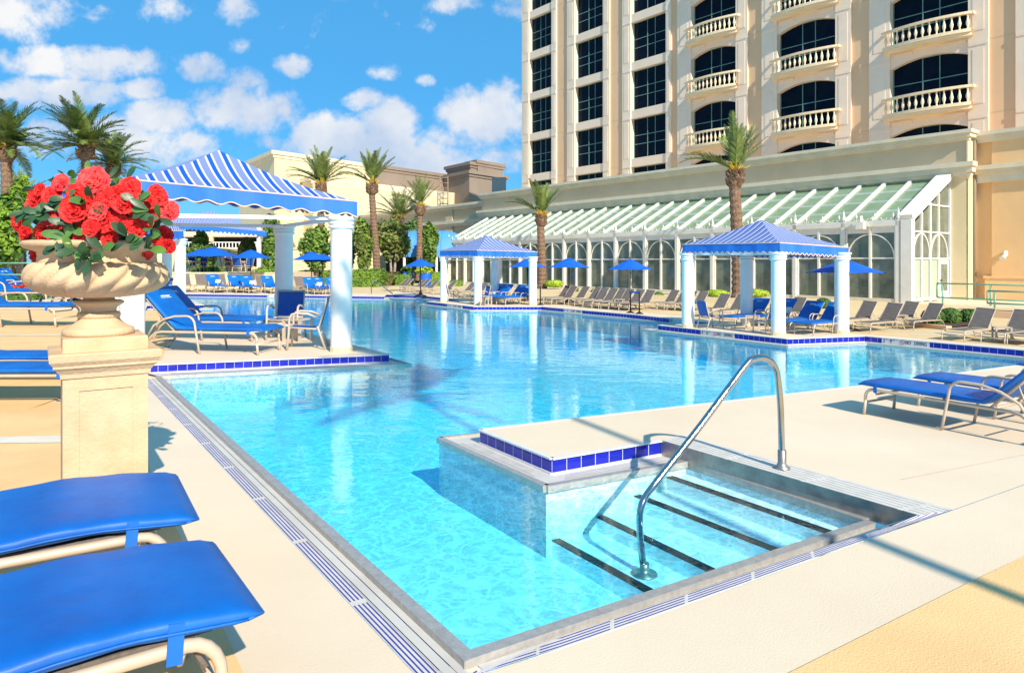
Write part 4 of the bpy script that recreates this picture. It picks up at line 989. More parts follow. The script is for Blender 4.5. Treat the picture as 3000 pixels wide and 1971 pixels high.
# ---------- umbrellas
def umbrella(u, w_px, v_edge, v_top, vb, lb, grp, Yf=None, zb=0, rot=.2, droop=0, base=True, nseg=8):
    Y = Yf or (FOC*EYE/(vb-HOR)); r = w_px/2/FOC*Y; ze, zt_ = zat(v_edge, Y), zat(v_top, Y); o = Vector(((u-1500)/FOC*Y, Y, zb))
    t = thing('pool_umbrella', lb, 'umbrella', o, rot, 1, grp); ze -= zb; zt_ -= zb; hgt = zt_-ze
    b = MB(); rings = []
    for q, zq in ((1, 0), (.75, .22), (.5, .50), (.25, .78), (.20, .84)):
        rings.append([Vector((r*q*math.cos(2*math.pi*k/nseg/2)*(1 if k % 2 == 0 else .925+.03*q*0), r*q*math.sin(2*math.pi*k/nseg/2)*(1 if k % 2 == 0 else .925), ze+hgt*zq-(0 if k % 2 == 0 else -.015*r*q))) for k in range(nseg*2)])
    for a, c in zip(rings, rings[1:]):
        n = nseg*2; b.add(a+c, [(k, (k+1) % n, n+(k+1) % n, n+k) for k in range(n)], False)
    b.build('canopy', M['umb'], t)
    b = MB(); 
    r0 = [Vector((r*.26*math.cos(2*math.pi*k/nseg), r*.26*math.sin(2*math.pi*k/nseg), ze+hgt*.80)) for k in range(nseg)]
    b.add(r0+[Vector((0, 0, zt_))], [(k, (k+1) % nseg, nseg) for k in range(nseg)]); b.build('vent', M['umb'], t)
    b = MB()
    for k in range(nseg):
        a = 2*math.pi*k/nseg; b.tube([(0,0,ze+hgt*.86), (r*.98*math.cos(a), r*.98*math.sin(a), ze-.01)], .012, 4, cap=False)
    b.build('ribs', M['pole'], t)
    b = MB(); b.tube([(0,0,0), (0,0,zt_+.08)], .028*max(1, r/1.35), 8); b.build('pole', M['pole'], t)
    b = MB(); b.lathe([(.32,0),(.32,.05),(.12,.10),(.06,.25)], 16)
    if base: b.build('base', M['post'], t)
    return t
UG = 'blue pool umbrellas'
umbrella(1846, 139, 790, 759, 893, 'blue umbrella directly left of the right cabana, above the black posts', UG)
umbrella(1667, 128, 784, 755, 886, 'blue umbrella in front of the conservatory, right of the lone bank palm', UG)
umbrella(1546, 116, 783, 757, 880, 'blue umbrella partly behind the right column of the middle cabana', UG)
umbrella(1232, 100, 781, 758, 868, 'blue umbrella beside the far palm left of the middle cabana', UG)
umbrella(2477, 220, 799, 761, 968, 'big blue umbrella half hidden behind the rightmost column of the right cabana', UG, rot=.5)
umbrella(624, 148, 752, 723, 0, 'blue terrace umbrella with a full peak left of the grey far canopy post', UG, Yf=48.6, zb=TZ)
umbrella(594, 138, 752, 729, 0, 'blue terrace umbrella hidden behind the leftmost terrace umbrella', UG, Yf=50.5, zb=TZ)
umbrella(735, 121, 757, 731, 0, 'blue umbrella between the white far canopy posts', UG, Yf=46.0)
umbrella(913, 116, 762, 737, 0, 'blue umbrella seen between the two columns of the near cabana', UG, Yf=45.6)
umbrella(944, 118, 767, 744, 0, 'lower blue umbrella tucked behind another beside the near cabana front column', UG, Yf=46.8)
umbrella(-10, 140, 706, 684, 860, 'upper of two blue umbrellas cut by the left edge', UG)
umbrella(-2, 150, 723, 705, 852, 'lower of two blue umbrellas cut by the left edge', UG)
# ---------- cabanas
def stripes():
    m = bpy.data.materials.new('striped_canvas'); m.use_nodes = True; b = m.node_tree.nodes['Principled BSDF']; ln = m.node_tree.links
    t = mnode(m, 'ShaderNodeTexCoord'); s_ = mnode(m, 'ShaderNodeSeparateXYZ'); ln.new(t.outputs['UV'], s_.inputs[0])
    f = mnode(m, 'ShaderNodeMath', operation='FRACT'); ln.new(s_.outputs[0], f.inputs[0])
    cr_ = mnode(m, 'ShaderNodeValToRGB'); cr_.color_ramp.interpolation = 'CONSTANT'; el = cr_.color_ramp.elements
    A, B_, C_ = (.17,.23,.45,1), (.60,.57,.62,1), (.0,.085,.50,1)
    el[0].position = 0; el[0].color = A; el[1].position = .44; el[1].color = B_
    for p_, c_ in ((.58, C_), (.86, B_)): e = el.new(p_); e.color = c_
    ln.new(f.outputs[0], cr_.inputs[0]); ln.new(cr_.outputs[0], b.inputs['Base Color']); b.inputs['Roughness'].default_value = .7; return m
M['stripe_c'] = stripes()
M['stripe_n'] = M['stripe_c'].copy(); _e = [n for n in M['stripe_n'].node_tree.nodes if n.type == 'VALTORGB'][0].color_ramp.elements
_e[0].color = (.12,.21,.48,1); _e[1].position = .28; _e[1].color = (.56,.58,.66,1); _e[2].position = .52; _e[2].color = (.0,.035,.30,1); _e[3].position = .85; _e[3].color = (.26,.34,.56,1)
def column(mb_shaft, r, h, par, foot=True):
    b = MB(); b.lathe([(r, .30*r), (r, h-1.05*r)], 28, cap=False); b.build('column', M['white'], par); c_ = bpy.data.objects[-1] if False else None
def make_cabana(bases, r, ztop, eaves, apex, vals, lb, nstr, grp, scal=10, curve=.0):
    """bases: four ground points (front-left, front-right, back-right, back-left); eaves: four corner points; vals: valance depth"""
    c0_ = sum(bases, Vector((0,0,0)))/4; t = thing('striped_cabana', lb, 'cabana', c0_, 0, 1, grp)
    bs = [p-c0_ for p in bases]; ev = [p-c0_ for p in eaves]; ap = apex-c0_
    for i, p in enumerate(bs):
        h = ztop[i]
        cl = MB(); cl.lathe([(r, 0), (r, h-.9*r)], 28, p, cap=False); co = cl.build('column', M['white'], t)
        cp = MB(); prof = [(r, h-1.0*r)]
        z = h-1.0*r
        for q in range(2):
            prof += [(r*1.04, z), (r*1.17, z+.06*r), (r*1.21, z+.17*r), (r*1.17, z+.28*r), (r*1.05, z+.34*r)]; z += .36*r
        prof += [(r*1.08, z), (r*1.30, z+.12*r), (r*1.33, z+.34*r), (r*1.28, z+.42*r)]
        cp.lathe(prof, 28, p); cp.build('capital', M['white'], co)
        fb = MB(); fb.lathe([(r*1.06, 0), (r*1.06, .48*r), (r*1.0, .50*r)], 8 if r > .3 else 12, p, sm=False); fb.build('column_base', M['colbase'], co)
    b = MB()
    for i in range(4):
        p, q = bs[i]+Vector((0,0,ztop[i]+r*.0)), bs[(i+1) % 4]+Vector((0,0,ztop[(i+1) % 4])); b.bar(p, q, r*.6, r*.34); 
    b.build('beams', M['white'], t)
    b = MB()
    for i in range(4):
        p, q = ev[i], ev[(i+1) % 4]; l = (q-p).length; n_ = 12; m_ = 10
        # roof face: strips perpendicular to the eave
        rows = []
        for j in range(m_+1):
            f = j/m_; a = p.lerp(ap, f); c = q.lerp(ap, f); sag = -curve*math.sin(math.pi*f)
            rows.append([(a.lerp(c, k/n_)+Vector((0,0,sag)), f*.5+(1-f)*k/n_) for k in range(n_+1)])
        for j in range(m_):
            for k in range(n_):
                w4 = [rows[j][k], rows[j][k+1], rows[j+1][k+1], rows[j+1][k]]
                b.add([x[0] for x in w4], [(0, 1, 2, 3)], False, 0, [[(x[1]*nstr, 0) for x in w4]])
    b.build('striped_roof', M['stripe_c'] if r > .2 and nstr < 20 else M['stripe_n'], t)
    for i in range(4):
        p, q = ev[i], ev[(i+1) % 4]; n_ = scal*8; b = MB(); pb_ = MB(); va, vb_ = vals[i], vals[(i+1) % 4]
        nrm = Vector(((q-p).y, -(q-p).x, 0)).normalized(); prevp = None
        for k in range(n_+1):
            f = k/n_; tp_ = p.lerp(q, f); dpt = va+(vb_-va)*f; wob = nrm*(.02*math.sin(f*17)+.012*math.sin(f*41))
            bt = tp_-Vector((0,0,dpt*(1-.17*abs(math.sin(math.pi*scal*f)*-1)+.0)))+wob
            bt = tp_-Vector((0,0,dpt*(.80+.20*(.5+.5*math.cos(2*math.pi*scal*f)))))+wob
            if prevp: b.add([prevp[0], tp_, bt, prevp[1]], [(3, 2, 1, 0)], True); pb_.bar(prevp[1], bt, .012, .02)
            prevp = (tp_, bt)
        pb_.bar(p, q, .02, .025); vo_ = b.build('valance', M['awblue'], t); pb_.build('piping', M['piping'], vo_)
    b = MB()
    u4 = [bs[i]+Vector((0,0,ztop[i]+r*.35)) for i in range(4)]
    for i in range(4):
        for j in range(8):
            f0, f1 = j/8, (j+1)/8; P4 = []
            for e_, f in ((ev[i], f0), (ev[(i+1) % 4], f0), (ev[(i+1) % 4], f1), (ev[i], f1)): P4.append(e_.lerp(ap, f)-Vector((0,0,.035+curve*math.sin(math.pi*f))))
            b.add(P4, [(3, 2, 1, 0)])
    b.build('lining', M['awblue'], t)
    return t
def quad_from(fl, fr, br): return [fl, fr, br, fl+(br-fr)]
def cab(fl, fr, br, rpx, ztv, evc, evv, valv, apv, over, lb, nstr, scal, grp=None, curve=.06):
    b4 = quad_from(gp(*fl), gp(*fr), gp(*br)); c_ = sum(b4, Vector((0,0,0)))/4
    r = rpx/2/FOC*b4[1].y
    ztop = [zat(ztv, b4[1].y)]*4
    ev = []
    for i, p in enumerate(b4):
        d = (p-c_); q = p+d.normalized()*over*d.length; ev.append(q)
    # heights of three corners come from measured rows, the fourth follows the plane
    zs = {i: zat(v, ev[i].y) for i, v in evv.items()}
    if len(zs) == 3:
        k = [i for i in range(4) if i not in zs][0]; zs[k] = zs[(k+1) % 4]+zs[(k+3) % 4]-zs[(k+2) % 4]
    for i in range(4): ev[i].z = zs[i]
    vals = [valv]*4
    ap = Vector((c_.x, c_.y, zat(apv, c_.y)))
    ce = sum(ev, Vector((0,0,0)))/4
    return make_cabana(b4, r, ztop, ev, ap, vals, lb, nstr, grp, scal, curve)
# near cabana: front row runs left to right
cab((388,1048), (1000,1029), (832,983), 62, 640, None, {0: 523, 1: 590, 2: 590+(-6)}, .31, 440, .12, 'large near cabana with wide blue striped roof on white columns behind the urn', 13, 10, 'striped cabanas round the pool', .10)
cab((395,900), (528,888), (489,872), 31, 702, None, {0: 672, 1: 677, 2: 676}, .42, 600, .12, 'second cabana on the left, mostly hidden behind the red flowers', 11, 9, 'striped cabanas round the pool')
cab((1301,884.5), (1400,893), (1561,893.5), 24, 754, None, {0: 734, 1: 733, 2: 738}, .30, 689, .10, 'small middle cabana with striped roof across the pool beside the slim palm', 15, 16, 'striped cabanas round the pool', .05)
cab((2016,958), (2280,982), (2466,976.5), 41, 742, None, {0: 716, 1: 711, 2: 725}, .27, 644, .08, 'right cabana with narrow striped roof and four white columns by the far bank', 16, 17, 'striped cabanas round the pool', .05)
# far wide canopy
YF = 54.0
t = thing('wide_canopy', 'wide striped canopy on thin white posts on the raised terrace', 'canopy', Vector(((634-1500)/FOC*YF, YF, TZ)), 0)
o0 = Vector(t.location); e4 = [at(480, 652, YF)-o0, at(781, 679, YF)-o0, at(720, 664, YF+7)-o0, at(520, 645, YF+7)-o0]; apx = at(615, 618, YF+3.5)-o0
b = MB()
for i in range(4):
    p, q = e4[i], e4[(i+1) % 4]; n_ = 10
    for j in range(6):
        for k in range(n_):
            f0, f1 = j/6, (j+1)/6; A = p.lerp(apx, f0); B_ = q.lerp(apx, f0); C_ = q.lerp(apx, f1); D_ = p.lerp(apx, f1); u0, u1 = k/n_, (k+1)/n_
            uv = [((f*.5+(1-f)*x)*34, 0) for x, f in ((u0, f0), (u1, f0), (u1, f1), (u0, f1))]
            b.add([A.lerp(B_, u0), A.lerp(B_, u1), D_.lerp(C_, u1), D_.lerp(C_, u0)], [(0, 1, 2, 3)], False, 0, [uv])
b.build('striped_roof', M['stripe_c'], t)
b = MB()
for i in range(4):
    p, q = e4[i], e4[(i+1) % 4]; n_ = 96; pv = None
    for k in range(n_+1):
        tp_ = p.lerp(q, k/n_); bt = tp_-Vector((0,0,.36-.09*math.cos(k*math.pi/2*.98)))
        if pv: b.add([pv[0], tp_, bt, pv[1]], [(3, 2, 1, 0)])
        pv = (tp_, bt)
b.build('valance', M['awblue'], t)
for u_, dy in ((755, .3), (696, 5), (520, .3)):
    b = MB(); b.box(((u_-634)/FOC*YF, dy, 1.75), (.26, .26, 3.6)); b.build('post', M['white'], t)
# raised terrace wall
tw = thing('terrace_wall', 'low cream retaining wall of the raised terrace behind the hedges', 'wall', Vector((-24, 47, 0)))
b = MB(); b.box((-3.3, .1, TZ/2), (23, .2, TZ)); b.box((-3.3, .1, TZ+.03), (23.1, .3, .08)); b.build('wall', M['yellowwall'], tw)
b = MB(); b.box((-27.3, 52.2, TZ/2-.02), (23, 10, TZ)); b.build('terrace', M['cream'])['kind'] = 'structure'
gw_ = thing('garden_wall', 'cream garden wall behind the trees at the far end', 'wall', Vector((-20, 64, 0)))
b = MB(); b.box((0, 0, 1.5), (46, .4, 3.0)); b.build('wall', M['yellowwall'], gw_); b = MB(); b.box((0, 0, 3.05), (46.2, .6, .14)); b.build('coping', M['cornice'], gw_)
b = MB()
for k in range(20): b.box((-22+k*2.3, -.25, 1.55), (.12, .12, 2.9))
b.build('pilasters', M['cornice'], gw_)
rb_ = thing('railed_balcony_building', 'small cream building with white railed upper terrace between the far trees', 'building', at(655, 700, 72)*1)
rb_.location.z = 0; b = MB(); b.box((0, 0, zat(728, 72)/2), (9, 3, zat(728, 72))); b.build('wall', M['yellowwall'], rb_)
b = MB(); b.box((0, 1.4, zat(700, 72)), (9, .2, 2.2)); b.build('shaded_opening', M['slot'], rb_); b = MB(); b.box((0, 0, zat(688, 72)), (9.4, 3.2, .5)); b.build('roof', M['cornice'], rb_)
b = MB()
for k in range(26): b.box((-4.3+k*.34, -1.4, zat(720, 72)), (.09, .07, .62))
b.box((0, -1.4, zat(711, 72)), (9, .1, .09)); b.box((0, -1.4, zat(727, 72)), (9, .1, .09)); b.build('railing', M['white'], rb_); b = MB(); b.box((-.6, -1.5, zat(707, 72)), (.35,.35,2.3)); b.build('pillar', M['yellowwall'], rb_)
# ---------- black crowd control posts
pp_ = []
for u, v, lb in ((1847,916.5,'left black barrier post of the pair joined by a blue belt'), (1873,919.5,'right black barrier post of the pair joined by a blue belt'), (1583,893.5,'single black barrier post right of the middle cabana')):
    o = thing('barrier_post', lb, 'barrier post', gp(u, v), 0, lsc(u, v), 'black barrier posts'); pp_.append(o)
    b = MB(); b.lathe([(.19,0),(.19,.02),(.10,.06),(.035,.10)], 20); b.build('base', M['post'], o)
    b = MB(); b.lathe([(.033,.06),(.033,.90),(.045,.91),(.045,1.0),(.03,1.01)], 14); b.build('post', M['post'], o)
a, c = pp_[0].location, pp_[1].location; zz = .95*pp_[0].scale[0]
b = MB(); b.bar(Vector((a.x, a.y, zz)), Vector((c.x, c.y, zz)), .006, .06); tag(b.build('belt', M['umb']), 'blue retractable belt stretched between the two black posts', 'belt')
# ---------- handrails
M['chrome'] = mat('polished_steel', (.55,.54,.52), .16, 1.0, c2=(.45,.44,.43), scale=3)
hr = thing('pool_handrail', 'bent stainless steel handrail rising from the pool steps to the deck', 'handrail', gp(2291, 1370, .0))
h0 = Vector(hr.location)
# top post foot on the grating, low end on a step
A_ = gp(2291, 1372, .004); YT = A_.y
low = gp(1888, 1682, -.62)
def hp(u, v, Y): return at(u, v, Y)
Yl = low.y
pts = [A_+Vector((0,0,0)), hp(2287, 1200, YT), hp(2279, 1110, YT)]
# bend at the top
pts += [hp(2270, 1076, YT-.02), hp(2254, 1055, YT-.05), hp(2232, 1047, YT-.08), hp(2207, 1052, YT-.12), hp(2183, 1072, YT-.16)]
def lerpY(u): return Yl+(YT-.16-Yl)*(u-1888)/(2183-1888)
for u, v in ((2060,1236),(1960,1364),(1912,1425)): pts.append(hp(u, v, lerpY(u)))
pts += [hp(1890, 1456, Yl+.03), hp(1877, 1488, Yl), hp(1874, 1530, Yl), hp(1878, 1600, Yl), low]
sm_ = []
def crom(P, n=5):
    o = []
    for i in range(len(P)-1):
        p0, p1, p2_, p3 = P[max(i-1, 0)], P[i], P[i+1], P[min(i+2, len(P)-1)]
        for k in range(n):
            s_ = k/n; o.append(.5*((2*p1)+(p2_-p0)*s_+(2*p0-5*p1+4*p2_-p3)*s_*s_+(3*p1-p0-3*p2_+p3)*s_**3))
    o.append(P[-1]); return o
b = MB(); b.tube([p-h0 for p in crom(pts)], .027, 16); b.build('rail', M['chrome'], hr)
b = MB(); b.lathe([(.07,0),(.07,.012),(.045,.03),(.036,.05),(.036,.16),(.030,.165)], 20, A_-h0); b.build('deck_flange', M['steel'], hr)
b = MB(); b.lathe([(.10,.0),(.10,.012),(.04,.02),(.036,.05),(.036,.09)], 20, low-h0); b.build('step_flange', M['steel'], hr)
fr = thing('far_handrail', 'slim steel handrail at the far pool steps by the hedge', 'handrail', gp(1088, 862)); f0 = Vector(fr.location); Yq = f0.y
b = MB(); b.tube([p-f0 for p in crom([gp(1088, 862), at(1088, 835, Yq), at(1090, 825, Yq), at(1096, 822, Yq), at(1104, 826, Yq), at(1130, 845, Yq-.5), at(1153, 863, Yq-1)])], .028, 8); b.build('rail', M['chrome'], fr)
# ---------- green ramp railings on the right
def railing(u0, u1, Y0, Y1, ztop, zb, lb, posts):
    p, q = Vector(((u0-1500)/FOC*Y0, Y0, zb)), Vector(((u1-1500)/FOC*Y1, Y1, zb)); t = thing('green_railing', lb, 'railing', p, 0, 1); d = q-p; r = .035
    b = MB()
    for h in (ztop, ztop*.5): b.tube([Vector((0,0,h)), d+Vector((0,0,h))], r, 8)
    b.tube([Vector((0,0,ztop)), Vector((0,0,ztop*.5))], r, 8); b.build('rails', M['greenrail'], t)
    for f in posts: b = MB(); b.tube([d*f, d*f+Vector((0,0,ztop))], r*1.1, 8); b.build('post', M['greenrail'], t)
    return t
railing(2745, 3080, 30.5, 27.0, 1.22, zat(912, 30.5), 'long pale green ramp railing below the wall lamp', (.055, .50, .98))
railing(2893, 3080, 27.2, 25.6, .95, zat(925, 27.0), 'shorter green railing in front of the long ramp railing', (.12, .95))
railing(-60, 125, 36, 34, 1.15, zat(838, 35), 'pale green railing by the red rose bush at the left', (.3, .85))
# planter kerbs
M['kerb'] = mat('peach_kerb', (.70,.46,.27), .8, c2=(.62,.40,.24), scale=1)
def kerb(pts_, h, wd, name, lb, cat='planter'):
    t = thing(name, lb, cat, pts_[0]); b = MB()
    for i in range(len(pts_)-1):
        p, q = pts_[i]-pts_[0], pts_[i+1]-pts_[0]; b.bar(p+Vector((0,0,h/2)), q+Vector((0,0,h/2)), wd, h)
    b.build('kerb', M['kerb'], t); b = MB()
    b.poly([p-pts_[0]+Vector((0,0,h*.6)) for p in pts_]+[pts_[-1]-pts_[0]-FN*2.2+Vector((0,0,h*.6)), -FN*2.2+Vector((0,0,h*.6))]); b.build('soil', M['soil'], t)
    return t
M['soil'] = mat('bark_soil', (.10,.055,.035), .95, c2=(.05,.03,.02), scale=30)
kerb([gp(2660,955), gp(2780,967)], .11, .2, 'planter_bed', 'low peach kerbed planter holding the three round boxwoods')
kerb([gp(2740,922), gp(3060,938)], .22, .3, 'ramp_kerb', 'peach ramp kerb running out at the right edge', 'kerb')
# long low planter wall along the conservatory
lw = thing('long_planter_wall', 'low cream planter wall along the foot of the conservatory', 'wall', gp(2460, 905)); l0 = Vector(lw.location)
p_, q_ = gp(1640, 868)-l0, gp(2460, 905)-l0; d = (q_-p_).normalized()
b = MB(); b.bar(Vector((p_.x, p_.y, .13)), Vector((q_.x, q_.y, .13)), .25, .26); b.build('wall', M['yellowwall'], lw)
# ---------- lifeguard umbrella stand behind the urn
umbrella(217, 250, 600, 533, 880, 'blue umbrella top showing above the left flowers', UG, nseg=8)
lg = thing('lifeguard_chair', 'slanted metal legs of a tall pool chair under the urn bowl', 'chair', gp(150, 893)); g0 = Vector(lg.location)
for (u0, v0, u1, v1), dy in (((114,892,136,838), 0), ((175,896,191,862), .1), ((150,884,168,840), 1.0), ((205,888,216,850), 1.0)):
    Yp = g0.y+dy; p = Vector(((u0-1500)/FOC*Yp, Yp, 0)); q = at(u1, v1, Yp); q = p+(q-p)*2.1; b = MB(); b.tube([p-g0, q-g0], .05, 8); b.build('leg', M['steel'], lg)
b = MB(); q = at(190, 775, g0.y+.5)-g0; b.box(q, (.9,.7,.08)); b.build('seat', M['white'], lg)
b = MB(); b.box(q+Vector((0,.35,.4)), (.9,.06,.7)); b.build('backrest', M['white'], lg)
# ---------- person on the terrace
M['skin'] = mat('skin', (.45,.26,.17), .6); M['hair'] = mat('dark_hair', (.03,.018,.012), .6); M['darkcloth'] = mat('dark_clothes', (.06,.05,.07), .8)
pr = thing('person', 'dark haired person seated at the terrace table, leaning forward', 'person', Vector(((668-1500)/FOC*50.6, 50.6, TZ)), R(-60), 1.15)
bm = bmesh.new(); J = [((0,0,.50),.13),((0.02,0,.72),.14),((.06,0,.95),.15),((.10,0,1.05),.055),((.14,0,1.13),.05),((.15,0,1.20),.10),((.16,0,1.27),.08),
 ((.08,.17,.96),.055),((.22,.22,.78),.042),((.42,.12,.76),.035),((.52,.08,.77),.03),((.08,-.17,.96),.055),((.22,-.22,.78),.042),((.42,-.12,.76),.035),((.52,-.08,.77),.03),
 ((.30,.10,.52),.08),((.48,.11,.50),.06),((.46,.11,.12),.04),((.58,.11,.04),.04),((.30,-.10,.52),.08),((.48,-.11,.50),.06),((.46,-.11,.12),.04),((.58,-.11,.04),.04)]
ED = [(0,1),(1,2),(2,3),(3,4),(4,5),(5,6),(2,7),(7,8),(8,9),(9,10),(2,11),(11,12),(12,13),(13,14),(0,15),(15,16),(16,17),(17,18),(0,19),(19,20),(20,21),(21,22)]
vs_ = [bm.verts.new(j[0]) for j in J]
for a, c in ED: bm.edges.new((vs_[a], vs_[c]))
me = bpy.data.meshes.new('body'); bm.to_mesh(me); bm.free(); bo = bpy.data.objects.new('body', me); col.objects.link(bo); bo.parent = pr
sk = bo.modifiers.new('skin', 'SKIN'); bo.modifiers.new('sub', 'SUBSURF').levels = 1; me.materials.append(M['skin'])
for i, j in enumerate(J): me.skin_vertices[0].data[i].radius = (j[1], j[1])
me.skin_vertices[0].data[0].use_root = True
b = MB(); b.lathe([(.06,1.10),(.105,1.15),(.12,1.24),(.10,1.31),(.04,1.35)], 12, (.12,0,0)); b.build('hair', M['hair'], pr)
b = MB(); b.lathe([(.15,.45),(.155,.7),(.175,.9),(.14,1.0),(.07,1.03)], 14, (.04,0,0), fn=lambda r,z,a: r*(1+.15*abs(math.sin(a)))); b.build('shirt', M['darkcloth'], pr)

for u, v, vb, lb in ((638,819,857,'small white card stand beside the first blue lounger of the far row'),(738,822,858,'small white card stand beside the third blue lounger of the far row'),(935,827,862,'small white card stand among blue loungers between the near cabana columns'),(2311,900,958,'white notice card stand right of the middle column of the right cabana')):
    p = gp(u, vb); s_ = p.y/FOC; hh_ = (vb-v)*s_; t = thing('card_stand', lb, 'sign', p, R(-20), 1, 'white card stands')
    b = MB(); b.tube([(0,0,0),(0,0,hh_-.1)], .02, 6); b.build('stand', M['frame'], t); b = MB(); b.bar((0,-.01,hh_-16*s_*(1 if u > 2000 else .6)), (0,.04,hh_), (18*s_), .012, up=(0,1,0)); b.build('card', M['white'], t)
# ============================================================ urn, azalea, palms, greenery, pool lettering
rnd = random.Random(7)
M['stone'] = mat('cast_stone', (.70,.50,.31), .85, c2=(.60,.41,.235), scale=3.5, bump=.3, bscale=45)
UX, UY = (290-1500)/FOC*5.15, 5.15
pd = thing('stone_pedestal', 'square cream stone pedestal with recessed front panel carrying the flower urn', 'pedestal', (UX+.035, UY+.0, LOW), R(34), (.87,.87,1))
hb = -LOW
b = MB(); b.box((0,0,.0+(.99+hb)/2), (.60,.60,.99+hb)); sh_ = b.build('shaft', M['stone'], pd)
b = MB()
zc_ = (.52+hb); fw, fh = .40, .80
for s_ in (-1, 1):
    b.bar((s_*fw/2, -.302, zc_-fh/2-.0), (s_*fw/2, -.302, zc_+fh/2), .022, .018, up=(0,1,0)); 
for s_ in (-1, 1): b.bar((-fw/2-.011, -.3025, zc_+s_*fh/2), (fw/2+.011, -.3025, zc_+s_*fh/2), .022, .018, up=(0,1,0))
b.build('panel_moulding', M['stone'], sh_)
b = MB()
def sqring(mb, prof):
    rings = [[Vector((sx*r, sy*r, z)) for sx, sy in ((-1,-1),(1,-1),(1,1),(-1,1))] for r, z in prof]; mb.loft(rings, sm=False)
sqring(b, [(.30,.99+hb),(.315,1.0+hb),(.32,1.03+hb),(.345,1.06+hb),(.365,1.075+hb),(.365,1.09+hb),(.39,1.12+hb),(.395,1.165+hb),(.385,1.175+hb)]); b.build('cornice', M['stone'], pd)
b = MB(); sqring(b, [(.345,.0),(.345,.12),(.32,.16),(.302,.17)]); b.build('plinth', M['stone'], pd)
b = MB(); sqring(b, [(.30,1.17+hb),(.30,1.262+hb),(.293,1.27+hb)]); b.build('top_block', M['stone'], pd)
un = thing('stone_urn', 'large fluted cream stone urn on the square pedestal', 'urn', (UX, UY, 1.27), 0)
def uz(y): return EYE-(y-HOR)*.00251-1.27
b = MB()
def gad(r, z, a):
    z1, z0_ = uz(769), uz(870)
    if z <= z0_ or z >= z1: return r
    f = (z-z0_)/(z1-z0_); return r*(.915+.10*abs(math.cos(9*(a+.55*(1-f)**1.3)))**.6)
prof = [(.10,uz(872))]
for i in range(25):
    f = i/24; hB = uz(769)-uz(870)
    if f < .6: th = f/.6*math.pi/2; prof.append((.13+.335*math.sin(th), uz(870)+.56*hB*(1-math.cos(th))))
    else: th = (f-.6)/.4*math.pi/2; prof.append((.465-.075*(1-math.cos(th)), uz(870)+.56*hB+.44*hB*math.sin(th)))
b.lathe(prof, 192, fn=gad); b.build('bowl', M['stone'], un)
b = MB(); b.lathe([(.0,uz(770)),(.39,uz(769)),(.385,uz(766)),(.38,uz(750)),(.385,uz(739)),(.43,uz(733)),(.465,uz(727)),(.485,uz(717)),(.475,uz(709)),(.44,uz(707)),(.43,uz(716)),(0,uz(722))], 64, cap=False); b.build('rim', M['stone'], un)
b = MB(); b.lathe([(.228,0),(.234,.02),(.230,.045),(.215,.055),(.195,.06),(.18,.07),(.155,.088),(.14,.105),(.13,.125)], 64); b.build('foot', M['stone'], un)
b = MB(); b.lathe([(.13,.124),(.135,.135),(.137,.15),(.13,.165)], 96, fn=lambda r,z,a: r*(1+.03*abs(math.sin(14*a)))); b.build('beaded_collar', M['stone'], un)
b = MB(); b.lathe([(.118,.163),(.112,.18),(.118,.20),(.14,.215),(.162,.228),(.165,.242),(.15,.25),(.105,.256),(.10,.27),(.12,.285)], 64); b.build('stem', M['stone'], un)
# ---- azalea
def petal_mat():
    m = mat('red_petal', (.84,.035,.03), .55, c2=(.60,.012,.015), scale=14, spec=.25)
    b_ = m.node_tree.nodes['Principled BSDF']; b_.inputs['Subsurface Weight'].default_value = .0; return m
M['petal'] = petal_mat()
M['petal2'] = mat('coral_petal', (.88,.09,.08), .55, c2=(.70,.03,.045), scale=14, spec=.25)
M['leafd'] = mat('glossy_dark_leaf', (.035,.10,.03), .42, c2=(.018,.055,.022), scale=10, spec=.6)
M['leafm'] = mat('mid_leaf', (.10,.22,.04), .4, c2=(.05,.13,.03), scale=8)
M['stem'] = mat('woody_stem', (.12,.07,.04), .8)
az = thing('azalea_bush', 'spreading azalea with many ruffled red flowers planted in the stone urn', 'flowering plant', (UX, UY, uz(730)+1.27))
A0 = Vector((UX, UY, uz(730)+1.27))
def basis(n):
    n = n.normalized(); x = n.cross(Vector((0, 0, 1)))
    if x.length < 1e-3: x = Vector((1, 0, 0))
    x.normalize(); return x, n.cross(x).normalized(), n
def bloom(c, n, r, m_):
    b = MB(); x, y, z = basis(n)
    for wh, (cnt, rr, lift, wid) in enumerate(((5, 1.05, .10, .95), (5, .80, .35, .80), (5, .52, .62, .62), (4, .30, .85, .5))):
        for k in range(cnt):
            a = 2*math.pi*(k+.5*(wh % 2))/cnt+rnd.uniform(-.22, .22); r1 = r*rr*rnd.uniform(.85, 1.12); li = lift*rnd.uniform(.7, 1.3); ph = rnd.uniform(0, 6); nu, nv = 5, 9
            rad = x*math.cos(a)+y*math.sin(a); tan = -x*math.sin(a)+y*math.cos(a); vs = []
            for i in range(nu):
                f = i/(nu-1)
                for j in range(nv):
                    g = j/(nv-1)*2-1; w_ = wid*r*.78*math.sin(math.pi*min(1, (.12+.88*f)**.75*.80))**.8
                    e = f*(1-.14*g*g); ruf = .13*r*f*f*math.sin(g*9+ph+f*3)
                    vs.append(c+rad*(r1*(e*.92+.04))+tan*(g*w_)+z*(r*.34*li*math.sin(f*1.9)+ruf+.10*r*g*g*f))
            b.add(vs, [(i*nv+j, i*nv+j+1, (i+1)*nv+j+1, (i+1)*nv+j) for i in range(nu-1) for j in range(nv-1)], True)
    return b.build('flower', m_, az)
